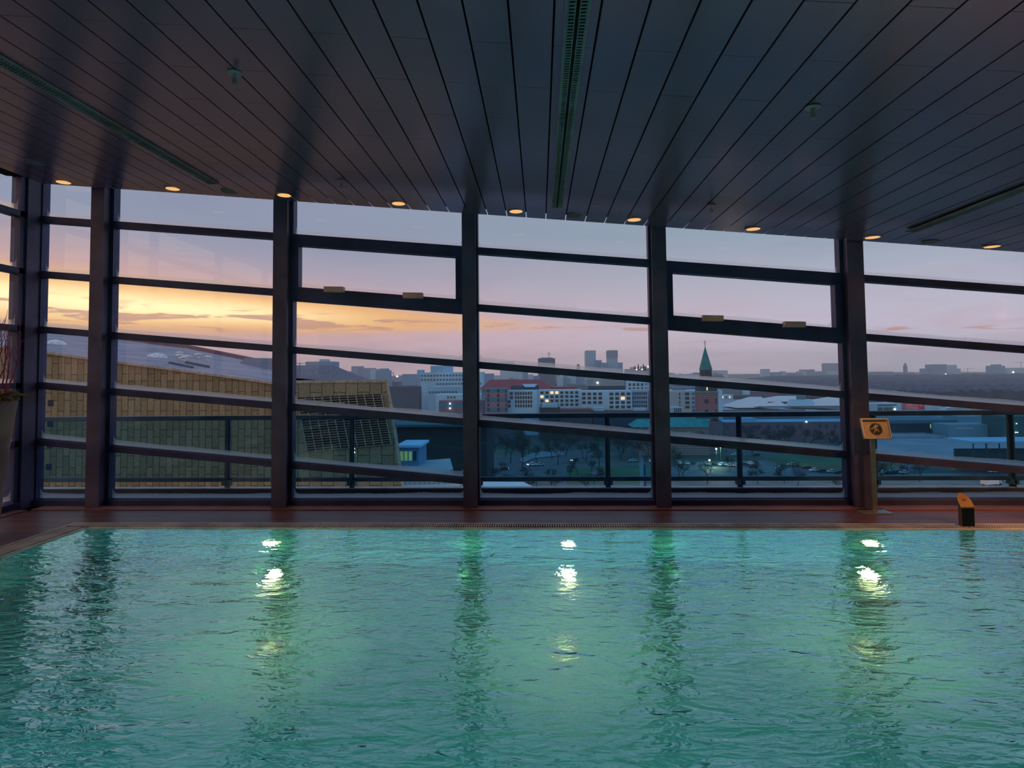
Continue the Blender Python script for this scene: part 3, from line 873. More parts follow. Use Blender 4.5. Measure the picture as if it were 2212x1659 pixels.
# ---- golden concert hall on the left
M_roofm = mat('hall_roof', (142, 138, 158), .6, noise=(.25, .10))
def gold_mat(name, c1, c2, px=.68):
    m = bpy.data.materials.new(name); m.use_nodes = True
    t = NT(m.node_tree); b = t.n['Principled BSDF']
    p = t.pos(); s = t.sep(p)
    br = t.n.new('ShaderNodeTexBrick'); t.l.new(t.comb(s[2], s[0], 0.0), br.inputs[0])
    br.inputs['Scale'].default_value = 1.0; br.inputs['Brick Width'].default_value = 1.9; br.inputs['Row Height'].default_value = px
    br.inputs['Mortar Size'].default_value = .035; br.inputs['Mortar Smooth'].default_value = .3; br.offset = .4
    br.inputs['Color1'].default_value = lin(c1); br.inputs['Color2'].default_value = lin(c2); br.inputs['Mortar'].default_value = lin((50, 50, 40))
    dots = t.noise(p, 6.0, 2)
    t.put(b.inputs['Base Color'], t.mix(t.m('MULTIPLY', t.ss(dots, .4, .6), .3), br.outputs[0], lin((70, 66, 42))))
    b.inputs['Metallic'].default_value = .25; b.inputs['Roughness'].default_value = .5
    return m
M_gold = gold_mat('gold_panels', (162, 148, 122), (138, 124, 100))
M_gold2 = gold_mat('pale_gold_panels', (150, 148, 128), (126, 128, 114), 1.1)
YH = 60.0
hall = empty('concert_hall', (P(330, 900, YH).x, YH + 18, ZG), 'large golden clad concert hall with a sloping grey roof outside the left windows', 'building')
ft = [(-260, 716), (88, 762), (190, 776), (250, 784), (420, 806), (585, 829), (640, 838)]
pts = [P(x, y, YH) for x, y in ft]
poly = pts + [Vector((pts[-1].x, YH, ZG)), Vector((pts[0].x, YH, ZG))]
MB().prism(poly, (0, 30, 0)).build('facade', M_gold, hall)
b = MB()
for i in range(len(pts) - 1):
    b.prism([pts[i], pts[i + 1], pts[i + 1] + Vector((0, 0, .25)), pts[i] + Vector((0, 0, .25))], (0, -.4, 0))
b.build('fascia', mat('fascia_white', (176, 160, 152), .6), hall)
YRG = 96.0
rg = [(-260, 700), (60, 716), (112, 716), (180, 726), (250, 733), (400, 752), (520, 776), (600, 792)]
rp = [P(x, y, YRG) for x, y in rg]
b = MB(); n = 30
def interp(L, f):
    x = L[0].x + (L[-1].x - L[0].x) * f
    for i in range(len(L) - 1):
        if L[i].x <= x <= L[i + 1].x + 1e-6:
            k = (x - L[i].x) / (L[i + 1].x - L[i].x); return L[i].lerp(L[i + 1], k)
    return L[-1]
vs = []
for k in range(n + 1):
    u, v = interp(pts, k / n), interp(rp, k / n)
    vs += [u + Vector((0, -.2, .2)), v, v + Vector((0, 0, -.3)), u + Vector((0, -.2, 0))]
fs = [(4 * k + j, 4 * k + 4 + j, 4 * k + 4 + (j + 1) % 4, 4 * k + (j + 1) % 4) for k in range(n) for j in range(4)] + [(0, 1, 2, 3), (4 * n + 3, 4 * n + 2, 4 * n + 1, 4 * n)]
b.add(vs, fs); b.build('roof', M_roofm, hall)
b = MB()
for i in range(len(rp) - 1):
    b.prism([rp[i], rp[i + 1], rp[i + 1] + Vector((0, 0, .6)), rp[i] + Vector((0, 0, .6))], (0, 1.0, 0))
b.build('roof_parapet', mat('parapet_mauve', (120, 96, 108), .7), hall)
b = MB()
def onroof(px, py):                     # meet the roof surface (approx.) along a sight line
    for Yk in [60 + .5 * i for i in range(72)]:
        p = P(px, py, Yk); f = (Yk - YH) / (YRG - YH)
        k = max(0, min(1, (p.x - pts[0].x - (rp[0].x - pts[0].x) * f) / ((pts[-1].x + (rp[-1].x - pts[-1].x) * f) - (pts[0].x + (rp[0].x - pts[0].x) * f))))
        r_ = interp(pts, k).z * (1 - f) + interp(rp, k).z * f
        if r_ >= p.z: return Vector((p.x, Yk, r_))
    return P(px, py, 90)
M_wt = mat('vent_white', (210, 212, 216), .5)
for px, py, r0 in ((338, 771, 1.3), (120, 742, 1.2)):
    c = onroof(px, py + 3); MB().lathe(c + Vector((0, 0, -.1)), [(r0, 0), (r0 * .9, .3), (r0 * .55, .6), (.1, .75)], 16).build('roof_dome', M_wt, hall, True)
for px, py in ((388, 776), (396, 781), (404, 778), (428, 773), (449, 779), (388, 770)):
    c = onroof(px, py + 2); MB().tube(c + Vector((0, 0, -.2)), c + Vector((0, 0, .5)), .28, .28, 10).lathe(c + Vector((0, 0, .5)), [(.5, 0), (.5, .12), (.2, .25)], 12).build('roof_vent', M_wt, hall)
b = MB()
for (x0_, y0_, x1_, y1_) in ((367, 789, 415, 799), (402, 788, 450, 798)):
    a_, c_ = onroof(x0_, y0_), onroof(x1_, y1_); b.tube(a_ + Vector((0, 0, .2)), c_ + Vector((0, 0, .2)), .22, .22, 6)
b.build('roof_duct', M_dgrey, hall)
# tent shaped roof lanterns
def tent(px, Y, dep, name='roof_lantern'):
    base, top = px
    q = [P(x, y, Y) for x, y in base]; r_ = [P(x, y, Y + dep * .5) for x, y in top]
    bk = [v + Vector((0, dep, 0)) for v in q]
    vs = q + bk + r_
    MB().add(vs, [(0, 1, 5, 4), (1, 3, 5), (3, 2, 4, 5), (2, 0, 4), (0, 2, 3, 1)]).build(name, mat('lantern_slate', (96, 98, 118), .6), hall)
tent((((500, 800), (600, 806)), ((530, 773), (592, 774))), 80, 14)
tent((((585, 812), (742, 826)), ((625, 789), (720, 789))), 70, 12)
# small square windows in the gold wall
for px, py in ((104, 864), (103, 909), (102, 955), (100, 1002)):
    a_, c_ = P(px, py, YH), P(px + 11, py + 13, YH)
    MB().box((a_.x, YH - .05, c_.z), (c_.x, YH + .3, a_.z)).build('window', M_win, hall)
# leaning gable wing with louvres
YG2 = 54.0
wing = [(628, 826), (833, 825), (846, 885), (870, 1056), (878, 1110), (628, 1110)]
wp = [P(x, y, YG2) for x, y in wing]
wp[-1].z = wp[-2].z = -16
wp = wp[:-2] + [Vector((wp[-2].x + 2, YG2, ZG)), Vector((wp[-1].x, YG2, ZG))]
MB().prism(wp, (0, .8, 0)).build('gable_wing', M_gold2, hall)
lou = [(641, 859), (823, 851), (845, 960), (664, 977)]
def lerp2(a, b, f): return (a[0] + (b[0] - a[0]) * f, a[1] + (b[1] - a[1]) * f)
MB().prism([P(x, y, YG2 - .05) for x, y in lou], (0, .2, 0)).build('louvre_back', mat('louvre_shadow', (36, 38, 46), .8), hall)
NL = 22
for i in range(NL):
    f = (i + .5) / NL
    l0, l1 = lerp2(lou[0], lou[3], f), lerp2(lou[1], lou[2], f)
    a_, c_ = P(l0[0], l0[1], YG2 - .15), P(l1[0], l1[1], YG2 - .15)
    MB().prism([a_, c_, c_ + Vector((0, .0, -.085)), a_ + Vector((0, .0, -.085))], (0, -.16, 0)).build('louvre_slat', mat('louvre_slat', (120, 122, 118), .6, .2), hall)
for i in range(11):
    f = i / 10
    l0, l1 = lerp2(lou[0], lou[1], f), lerp2(lou[3], lou[2], f)
    a_, c_ = P(l0[0], l0[1], YG2 - .35), P(l1[0], l1[1], YG2 - .35)
    MB().tube(a_, c_, .05, .05, 5).build('louvre_mullion', mat('louvre_bar', (150, 150, 142), .5, .2), hall)
MB().prism([P(833, 823, YG2 - .1), P(836, 823, YG2 - .1), P(873, 1056, YG2 - .1), P(868, 1056, YG2 - .1)], (0, .4, 0)).prism([P(628, 822, YG2 - .1), P(836, 820, YG2 - .1), P(836, 826, YG2 - .1), P(628, 828, YG2 - .1)], (0, .4, 0)).build('wing_edge', mat('edge_pale', (160, 158, 146), .6), hall)

# low annex roofs right of the hall
e = empty('annex_building', (P(900, 1000, 75).x, 80, ZG), 'small lit rooftop room beside the golden hall', 'building')
a_, c_ = P(862, 966, 75), P(905, 998, 75)
MB().box((a_.x, 75, ZG), (c_.x, 80, a_.z)).build('wall', M_grey, e)
MB().box((a_.x - .3, 74.5, a_.z), (c_.x + .3, 80.4, a_.z + .3)).build('roof', M_white, e)
M_yel = mat('window_soft', (190, 205, 130), .4, emit=(190, 205, 130), es=.25)
for i in range(4):
    q = P(864 + i * 9.5, 975, 74.95); q2 = P(871 + i * 9.5, 995, 74.95)
    MB().box((q.x, 74.9, q2.z), (q2.x, 75.1, q.z)).build('window', M_yel if i < 3 else M_win2, e)
rib = stripes_mat('ribbed_white_roof', (150, 178, 190), (104, 138, 156), 0, .55, .25)
o = MB().prism([P(864, 999, 82), P(972, 990, 82), P(979, 1013, 70), P(950, 1024, 68), P(868, 1020, 68)], (0, 0, -2)).build('annex_roof', rib); tag(o, 'ribbed pale metal roof beside the leaning gable', 'roof')
o = MB().prism([P(868, 1042, 72), P(1000, 1042, 72), P(990, 1050, 64), P(868, 1060, 60)], (0, 0, -1.5)).build('entrance_roof', rib); tag(o, 'low pale roof strip just above the terrace railing left of the middle column', 'roof')
e = empty('white_canopy', (P(1090, 1050, 110).x, 110, ZG), 'flat white canopy roof seen through the railing right of the middle column', 'canopy')
MB().prism([P(1020, 1040, 125), P(1130, 1041, 125), P(1172, 1060, 100), P(1000, 1062, 100)], (0, 0, -.5)).build('roof', M_white, e)
for px in (1080, 1040):
    q = P(px, 1050, 112); MB().box((q.x - .4, 111.6, ZG), (q.x + .4, 112.4, q.z)).build('post', M_dgrey, e)

# ---- dark library like hall with long flat roof
e = empty('flat_roofed_hall', (P(920, 940, 230).x, 245, ZG), 'long low building with a teal flat roof right of the golden hall', 'building')
a_, c_ = P(830, 922, 225), P(1050, 922, 225)
MB().box((a_.x, 226, ZG), (c_.x, 262, a_.z)).build('wall', mat('hall_dark', (12, 38, 54), .8), e)
MB().box((a_.x - 2, 223, a_.z), (c_.x + 3, 262, a_.z + .9)).build('roof', mat('teal_roof', (20, 92, 112), .7), e)
# ---- dark street blocks in front of the housing
def darkrow(x0, x1, yt, Y, lab, mt=M_dgrey, dep=14):
    return block('low_block', lab, x0, x1, yt, Y, mt, dep, 'dark low blocks in front of the housing')
darkrow(1040, 1130, 902, 380, 'dark low block directly right of the middle column')
e, xa_, xb_, z_ = darkrow(1165, 1210, 880, 405, 'dark low block with white roof structures below the lit windows', M_droof)
MB().box((P(1170, 880, 404).x, 403, z_), (P(1205, 880, 404).x, 410, z_ + 2.2)).build('roof_structure', M_white2, e)
e, xa_, xb_, z_ = darkrow(1212, 1279, 884, 400, 'dark low block with bronze walls left of the railing post', mat('bronze_block', (70, 66, 84), .8))
DR = darkrow(1281, 1425, 888, 402, 'dark low block left of the fourth column', M_droof)[0]
step(DR, 1282, 1305, 880, 404, M_white2, 8, 'stair_block'); step(DR, 1370, 1395, 882, 404, M_white2, 8, 'roof_hut')
darkrow(846, 948, 893, 520, 'brown dark building in front of the terraced office', mat('brown_block', (38, 44, 72), .8))
darkrow(838, 905, 835, 640, 'dark slate block with a light roof line left of the terraced office', mat('slate_b', (52, 74, 104), .8))

# ---- terraced white office
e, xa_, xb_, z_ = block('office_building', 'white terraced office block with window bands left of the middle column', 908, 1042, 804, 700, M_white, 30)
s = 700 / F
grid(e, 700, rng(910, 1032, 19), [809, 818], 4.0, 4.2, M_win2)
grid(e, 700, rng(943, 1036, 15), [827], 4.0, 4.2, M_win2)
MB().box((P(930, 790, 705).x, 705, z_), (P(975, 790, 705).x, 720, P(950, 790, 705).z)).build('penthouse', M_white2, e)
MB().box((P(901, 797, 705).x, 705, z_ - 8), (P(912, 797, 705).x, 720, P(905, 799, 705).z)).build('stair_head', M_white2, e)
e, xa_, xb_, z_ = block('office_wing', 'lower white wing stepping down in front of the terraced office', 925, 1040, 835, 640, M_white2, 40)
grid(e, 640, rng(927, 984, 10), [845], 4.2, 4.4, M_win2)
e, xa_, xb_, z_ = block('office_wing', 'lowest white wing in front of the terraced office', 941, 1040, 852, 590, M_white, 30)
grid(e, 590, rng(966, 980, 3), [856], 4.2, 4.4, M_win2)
# ---- pink and blue striped blocks
strp = stripes_mat('pink_blue_bands', (52, 124, 158), (150, 112, 140), 2, 21 * 430 / F, .5, phase=.32)
e, xa_, xb_, z_ = block('striped_house', 'pink and blue banded house right of the middle column', 1047, 1095, 839, 430, strp, 14)
for cx_ in (1053, 1074.5, 1092):
    grid(e, 430, [cx_], [841 + i * 10.2 for i in range(5)], 4.2 if cx_ < 1090 else 2.4, 6.4)
strp2 = stripes_mat('pink_blue_bands_b', (30, 116, 150), (118, 92, 128), 2, 21 * 430 / F, .5, phase=.86)
e, xa_, xb_, z_ = block('striped_house', 'blue and pink banded house left of the middle column', 948, 1046, 865, 436, strp2, 14)
M_glow = mat('round_lamp_glow', (255, 240, 200), .5, emit=(255, 232, 190), es=9)
def glow(px, py, Y, r=.35, lab='small bright lamp', cat='lamp', m=None, grp='bright lamps in the city'):
    c = P(px, py, Y); o = MB().lathe(c - Vector((0, 0, r)), [(r * .3, 0), (r, r * .6), (r, r * 1.4), (r * .3, 2 * r)], 10).build('city_lamp', m or M_glow, None, True)
    return o
def wall_light(parent, px, py, Y, r=.4):
    c = P(px, py, Y); MB().lathe(c - Vector((0, 0, r)), [(r * .3, 0), (r, r * .6), (r, r * 1.4), (r * .3, 2 * r)], 10).build('wall_light', M_glow, parent, True)
for py in (872, 882): wall_light(e, 972, py, 435.4, .5)
# red hipped roof and slate roof behind the striped house
e = empty('long_house', (P(1130, 840, 520).x, 530, ZG), 'long house with a dark red hipped roof above the white housing', 'building')
a_, c_ = P(1040, 843, 510), P(1245, 843, 510)
MB().box((a_.x, 510, ZG), (c_.x, 545, a_.z)).build('wall', M_grey, e)
q0, q1 = P(1036, 841, 508), P(1200, 841, 508); r0_, r1_ = P(1058, 820, 525), P(1168, 820, 525)
vs = [q0, q1, q0 + Vector((0, 38, 0)), q1 + Vector((0, 38, 0)), r0_, r1_]
MB().add(vs, [(0, 1, 5, 4), (1, 3, 5), (3, 2, 4, 5), (2, 0, 4), (0, 2, 3, 1)]).build('roof', M_red, e)
q0, q1 = P(1190, 842, 508), P(1248, 843, 508)
MB().box((q0.x, 508, q1.z), (q1.x, 540, q1.z + 2.6)).build('roof_extension', M_red, e)
e = empty('slate_roof_house', (P(1130, 838, 455).x, 470, ZG), 'dark flat roofed house with a pale roof light in front of the red roof', 'building')
a_, c_ = P(1104, 833, 452), P(1164, 843, 452)
MB().box((a_.x, 452, ZG), (c_.x, 470, a_.z)).build('wall', M_droof, e)
MB().prism([P(1128, 830, 450), P(1160, 830, 450), P(1155, 836, 450), P(1134, 836, 450)], (0, 8, 0)).build('roof_light', M_white, e)
# ---- white housing blocks with window grids
lit1 = {(3, 0), (2, 1), (5, 1)}
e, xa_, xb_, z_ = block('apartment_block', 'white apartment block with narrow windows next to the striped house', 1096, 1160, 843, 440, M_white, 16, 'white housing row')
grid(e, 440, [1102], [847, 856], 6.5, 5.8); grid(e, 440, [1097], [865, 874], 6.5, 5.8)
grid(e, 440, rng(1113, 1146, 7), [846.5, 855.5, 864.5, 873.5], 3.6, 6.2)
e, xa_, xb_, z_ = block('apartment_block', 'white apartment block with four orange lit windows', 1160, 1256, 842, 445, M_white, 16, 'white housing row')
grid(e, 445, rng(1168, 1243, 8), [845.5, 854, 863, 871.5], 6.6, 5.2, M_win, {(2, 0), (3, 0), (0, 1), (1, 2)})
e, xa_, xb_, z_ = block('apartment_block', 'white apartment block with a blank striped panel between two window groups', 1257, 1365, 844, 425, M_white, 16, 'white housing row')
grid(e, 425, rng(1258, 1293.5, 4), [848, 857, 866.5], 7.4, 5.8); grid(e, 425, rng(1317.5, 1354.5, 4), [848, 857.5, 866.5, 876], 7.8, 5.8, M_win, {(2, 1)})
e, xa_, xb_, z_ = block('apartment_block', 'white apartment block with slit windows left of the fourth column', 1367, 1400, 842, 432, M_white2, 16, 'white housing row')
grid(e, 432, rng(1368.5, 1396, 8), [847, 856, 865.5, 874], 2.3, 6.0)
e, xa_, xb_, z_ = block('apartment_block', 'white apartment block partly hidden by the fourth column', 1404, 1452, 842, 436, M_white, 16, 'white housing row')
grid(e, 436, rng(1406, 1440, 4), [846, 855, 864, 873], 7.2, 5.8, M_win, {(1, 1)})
e, xa_, xb_, z_ = block('tower_block', 'taller white block with square windows above the housing row', 1357, 1416, 820, 520, M_white, 16)
grid(e, 520, rng(1359.5, 1386, 4), [828, 837], 4.6, 5.4); grid(e, 520, rng(1395, 1410, 4), [827, 836], 1.6, 5.4)
wall_light(e, 1410, 837, 519.6, .7)
block('dark_roofed_block', 'long dark blue roofed block behind the white housing', 1272, 1358, 834, 560, M_droof, 20)
e, xa_, xb_, z_ = block('banded_office', 'distant office with pale horizontal bands behind the housing', 1270, 1345, 818, 760, stripes_mat('office_bands', (150, 180, 200), (76, 112, 142), 2, 2.4, .45), 25)
wall_light(e, 1291, 827, 759.4, 1.0)
# right of the fourth column
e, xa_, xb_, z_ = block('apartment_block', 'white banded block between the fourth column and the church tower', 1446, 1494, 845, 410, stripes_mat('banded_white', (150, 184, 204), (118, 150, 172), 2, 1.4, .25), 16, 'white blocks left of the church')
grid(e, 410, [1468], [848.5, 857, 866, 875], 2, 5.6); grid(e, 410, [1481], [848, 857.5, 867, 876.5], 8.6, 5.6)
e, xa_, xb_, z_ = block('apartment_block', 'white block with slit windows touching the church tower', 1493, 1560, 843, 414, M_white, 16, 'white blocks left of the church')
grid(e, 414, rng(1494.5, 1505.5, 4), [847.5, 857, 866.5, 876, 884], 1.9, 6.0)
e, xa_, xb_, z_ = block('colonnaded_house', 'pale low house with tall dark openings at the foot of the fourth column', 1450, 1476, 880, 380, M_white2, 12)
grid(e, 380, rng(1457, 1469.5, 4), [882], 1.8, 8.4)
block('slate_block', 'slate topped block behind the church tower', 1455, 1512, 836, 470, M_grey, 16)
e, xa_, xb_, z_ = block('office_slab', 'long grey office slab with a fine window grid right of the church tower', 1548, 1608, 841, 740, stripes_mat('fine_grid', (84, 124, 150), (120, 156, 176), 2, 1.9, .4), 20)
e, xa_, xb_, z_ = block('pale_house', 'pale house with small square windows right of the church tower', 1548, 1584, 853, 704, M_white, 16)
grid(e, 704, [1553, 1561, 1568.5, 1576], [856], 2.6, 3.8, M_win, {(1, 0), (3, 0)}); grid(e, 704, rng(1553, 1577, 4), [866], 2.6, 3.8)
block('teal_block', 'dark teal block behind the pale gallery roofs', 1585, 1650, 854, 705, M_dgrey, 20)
block('white_stair_tower', 'white framed stair tower behind the gallery roofs', 1609, 1620, 841, 728, M_white, 10)
block('mauve_slab', 'low mauve building behind the gallery roofs', 1624, 1680, 846, 745, mat('mauve', (86, 84, 120), .8), 20)
block('dark_slab', 'low dark building behind the dome', 1682, 1740, 847, 745, M_dgrey, 20)

# ---- church
YCH = 343.0
M_brick = stripes_mat('banded_brick', (122, 104, 124), (78, 70, 96), 2, 1.15, .35)
ch = empty('church', (P(1531, 985, YCH).x, YCH + 5, ZG), 'banded brick church with a green copper nave roof and a slender green spire', 'church')
tx0, tx1 = P(1511, 850, YCH).x, P(1551, 850, YCH).x; tcx = (tx0 + tx1) / 2; tw = tx1 - tx0
MB().box((tx0, YCH, ZG), (tx1, YCH + tw, zat(848, YCH))).build('tower', M_brick, ch)
MB().box((tx0 - .4, YCH - .4, zat(848, YCH)), (tx1 + .4, YCH + tw + .4, zat(845, YCH))).build('cornice', M_copper, ch)
MB().box((tx0 + .2, YCH + .2, zat(845, YCH)), (tx1 - .2, YCH + tw - .2, zat(833, YCH))).build('belfry', M_droof, ch)
MB().box((P(1526.5, 840, YCH).x, YCH - .1, zat(843, YCH)), (P(1528.5, 840, YCH).x, YCH + .5, zat(836, YCH))).build('belfry_light', M_lit, ch)
bx0, bx1 = P(1519.5, 805, YCH).x, P(1540.5, 805, YCH).x
MB().box((bx0, YCH + 2.6, zat(833, YCH)), (bx1, YCH + 2.6 + (bx1 - bx0), zat(799, YCH))).build('upper_belfry', mat('belfry_brick', (62, 66, 88), .8), ch)
for px in (1525.5, 1533.5):
    q = P(px, 805, YCH + 2.6); MB().box((q.x, YCH + 2.4, zat(811, YCH + 2.6)), (q.x + .8, YCH + 2.8, zat(803, YCH + 2.6))).build('belfry_opening', M_win, ch)
cx_ = (bx0 + bx1) / 2; cy_ = YCH + 2.6 + (bx1 - bx0) / 2
b = MB(); hw_ = (bx1 - bx0) / 2 + .3; zt_ = zat(746, YCH)
base_z = zat(799, YCH)
b.add([(cx_ - hw_, cy_ - hw_, base_z), (cx_ + hw_, cy_ - hw_, base_z), (cx_ + hw_, cy_ + hw_, base_z), (cx_ - hw_, cy_ + hw_, base_z), (cx_, cy_, zt_)], [(0, 1, 4), (1, 2, 4), (2, 3, 4), (3, 0, 4), (0, 3, 2, 1)])
b.build('spire', mat('spire_copper', (30, 118, 126), .6, noise=(.3, .1)), ch)
MB().tube((cx_, cy_, zt_ - 1), (cx_, cy_, zat(734, YCH)), .16, .1, 6).box((cx_ - .7, cy_ - .1, zat(738, YCH)), (cx_ + .7, cy_ + .1, zat(737, YCH))).lathe((cx_, cy_, zat(743, YCH)), [(.1, 0), (.4, .35), (.1, .7)], 8).build('cross', M_droof, ch)
q = P(1526, 867, YCH)
MB().lathe((q.x, YCH - .2, q.z), [(1.3, 0), (1.3, .3)], 20, Vector((0, 1, 0))).build('clock', M_win, ch)
def arch(px0, px1, py0, py1, Y, nm='arched_window'):
    a_, c_ = P(px0, py0, Y), P(px1, py1, Y); r_ = (c_.x - a_.x) / 2; mx_ = (a_.x + c_.x) / 2
    pl = [Vector((a_.x, Y - .12, c_.z)), Vector((c_.x, Y - .12, c_.z))] + [Vector((mx_ + r_ * math.cos(t_ * math.pi / 8), Y - .12, a_.z - r_ + r_ * math.sin(t_ * math.pi / 8))) for t_ in range(9)]
    MB().prism(pl, (0, .3, 0)).build(nm, M_win, ch)
arch(1522.5, 1530, 884, 893.5, YCH)
arch(1545, 1548, 884, 893, YCH); arch(1545, 1548, 860, 871, YCH)
# nave with green roof
YN = 332.0
nx0, nx1 = P(1380, 930, YN).x, P(1532, 930, YN).x
MB().box((nx0, YN, ZG), (nx1, YN + 16, zat(922, YN))).build('nave', stripes_mat('nave_brick', (136, 120, 128), (84, 80, 100), 2, 1.2, .35), ch)
e0, e1 = zat(922, YN - 1), zat(904, YN + 8)
rr0, rr1 = P(1376, 905, YN + 8), P(1536, 907, YN + 8)
xl0, xl1 = P(1366, 920, YN - 1).x, P(1531, 922, YN - 1).x
vs = [(xl0, YN - 1, e0), (xl1, YN - 1, e0), (xl1, YN + 17, e0), (xl0, YN + 17, e0), (rr0.x, YN + 8, rr0.z), (rr1.x, YN + 8, rr0.z)]
MB().add(vs, [(0, 1, 5, 4), (1, 2, 5), (2, 3, 4, 5), (3, 0, 4), (0, 3, 2, 1)]).build('nave_roof', M_copper, ch)
for g0 in (1457, 1476, 1505):
    for k in range(3 if g0 > 1460 else 2): arch(g0 + k * 6.2, g0 + k * 6.2 + 4, 931 if k == 1 else 933, 940, YN)
arch(1418, 1422, 932, 938, YN); arch(1406, 1410, 932, 938, YN)
MB().box((P(1531, 920, YN).x, YN + 3, ZG), (P(1565, 920, YN).x, YN + 18, zat(912, YN))).build('side_chapel', M_brick, ch)
vs = [P(1550, 905, YN + 4), P(1568, 915, YN + 4), P(1568, 945, YN + 4), P(1556, 945, YN + 4)]
MB().prism(vs, (0, 8, 0)).build('chapel_roof', mat('chapel_teal', (34, 88, 108), .7), ch)

# ---- gallery complex: pale low roofs, pyramids and dome
gal = empty('gallery_complex', (P(1700, 890, 500).x, 540, ZG), 'wide pale roofed gallery complex with pyramid roofs and a truncated dome right of the church', 'building')
M_pale = stripes_mat('pale_ribbed', (196, 222, 238), (140, 176, 200), 2, .9, .35)
ZR = zat(893, 470, 1700)
qa, qb = P(1556, 893, 470), P(1860, 893, 470)
MB().box((qa.x, 470, ZG), (qb.x, 700, ZR)).build('flat_roof', mat('pale_roof', (112, 146, 172), .8, noise=(.04, .08)), gal)
def pyr(px0, px1, pyb, pyt, pxt0, pxt1, Y, dep, m=M_pale):
    q0, q1 = P(px0, pyb, Y), P(px1, pyb, Y); q0.z = q1.z = max(ZR, q0.z) if False else q0.z
    t0_, t1_ = P(pxt0, pyt, Y + dep * .5), P(pxt1, pyt, Y + dep * .5)
    vs = [q0, q1, q0 + Vector((0, dep, 0)), q1 + Vector((0, dep, 0)), t0_, t1_]
    MB().add(vs, [(0, 1, 5, 4), (1, 3, 5), (3, 2, 4, 5), (2, 0, 4), (0, 2, 3, 1)]).build('pyramid_roof', m, gal)
pyr(1590, 1672, 881, 857, 1618, 1645, 520, 40)
pyr(1650, 1710, 881, 868, 1676, 1686, 500, 30)
pyr(1655, 1740, 868, 855, 1680, 1720, 600, 40)
pyr(1770, 1850, 880, 862, 1790, 1806, 505, 30)
pyr(1770, 1870, 872, 856, 1796, 1850, 560, 40)
q = P(1744, 880, 520)
MB().lathe((q.x, 520 + 12, q.z), [(14.5, 0), (12.4, 1.6), (10.2, 4.0), (8.7, 6.2)], 4 * 6).build('dome', mat('dome_blue', (120, 184, 220), .5), gal, True)
MB().lathe((q.x, 532, q.z + 6.2), [(3.7, 0), (3.7, 5.4)], 16).build('dome_lantern', mat('lantern_teal', (66, 116, 134), .5), gal)
for x0_, x1_, y_, Y_ in ((1560, 1740, 886, 466), (1640, 1835, 878, 490), (1690, 1835, 855, 640)):
    a_, c_ = P(x0_, y_, Y_), P(x1_, y_, Y_); MB().box((a_.x, Y_, a_.z - 1.0), (c_.x, Y_ + 3, a_.z)).build('roof_edge', mat('edge_teal', (60, 98, 118), .7), gal)

# ---- long brick building
M_bk = stripes_mat('old_brick', (140, 108, 122), (112, 88, 108), 2, .9, .4)
e, xa_, xb_, z_ = block('brick_institute', 'long dull red brick building below the gallery roofs', 1560, 1852, 912, 390, M_bk, 18, roof=(.5, M_white2))
grid(e, 390, [1568, 1587, 1601, 1626, 1637, 1657, 1677, 1692, 1709, 1725, 1768, 1782, 1800], [918], 5.5, 7.0, M_win2)
grid(e, 390, [1588, 1624, 1659, 1700, 1755, 1784], [936], 4, 8, M_win2)
MB().box((P(1600, 905, 392).x, 392, z_ + .5), (P(1633, 905, 392).x, 402, P(1600, 904, 392).z)).build('roof_hut', M_white2, e)
o_ = e; wall_light(o_, 1742, 911, 389.3, .5)

# ---- banner building and pale shed row on the right
e, xa_, xb_, z_ = block('banner_building', 'white exhibition building carrying a long red banner', 1938, 2026, 868, 500, M_white, 20, roof=(.4, M_white2))
ba, bb = P(1948, 871, 499.6), P(2016.5, 884, 499.6)
def banner_mat():
    m = bpy.data.materials.new('banner_print'); m.use_nodes = True
    t = NT(m.node_tree); b = t.n['Principled BSDF']; b.inputs['Roughness'].default_value = .7
    s = t.sep(t.pos()); f = t.m('DIVIDE', t.m('SUBTRACT', s[0], ba.x), bb.x - ba.x)
    left = t.ss(f, .10, .16); right = t.ss(f, .70, .78)
    nz = t.noise(t.pos(), .7, 3)
    side = t.mix(t.ss(nz, .4, .6), lin((60, 70, 110)), lin((180, 110, 140)))
    c = t.mix(left, side, lin((214, 40, 84))); c = t.mix(right, c, side)
    t.put(b.inputs['Base Color'], c); return m
bn = MB().box((ba.x, 499.5, bb.z), (bb.x, 499.7, ba.z)).build('banner', banner_mat(), e)
def text(body, loc, size, m, parent, name='lettering'):
    cu_ = bpy.data.curves.new(name, 'FONT'); cu_.body = body; cu_.size = size; cu_.extrude = .02 if size > .5 else .002
    cu_.materials.append(m); o = bpy.data.objects.new(name, cu_); COL.objects.link(o); o.parent = parent
    me = bpy.data.meshes.new_from_object(o); bpy.data.objects.remove(o)
    o = bpy.data.objects.new(name, me); COL.objects.link(o); o.parent = parent
    o.location = Vector(loc) - base_of(parent); o.rotation_euler = (math.pi / 2, 0, 0)
    return o
M_letter = mat('lettering_white', (240, 225, 235), .6)
hgt = ba.z - bb.z
text('GESICHTER', (ba.x + (bb.x - ba.x) * .13, 499.4, bb.z + hgt * .54), hgt * .53, M_letter, bn)
text('CHINAS', (ba.x + (bb.x - ba.x) * .13, 499.4, bb.z + hgt * .08), hgt * .53, M_letter, bn)
e, xa_, xb_, z_ = block('glazed_shed', 'pale building with a glazed front left of the red banner', 1860, 1937, 872, 478, M_white2, 20)
grid(e, 477.8, [1897, 1910, 1922], [880], 9.5, 8, M_win2); grid(e, 477.8, [1897], [874], 38, 2.6, M_win2); wall_light(e, 1933, 884, 476.8, .6)
e, xa_, xb_, z_ = block('white_box_house', 'plain white box building right of the red banner', 2028.5, 2044, 873, 480, M_white, 18)
grid(e, 480, [2036], [876, 887], 2, 2.5)
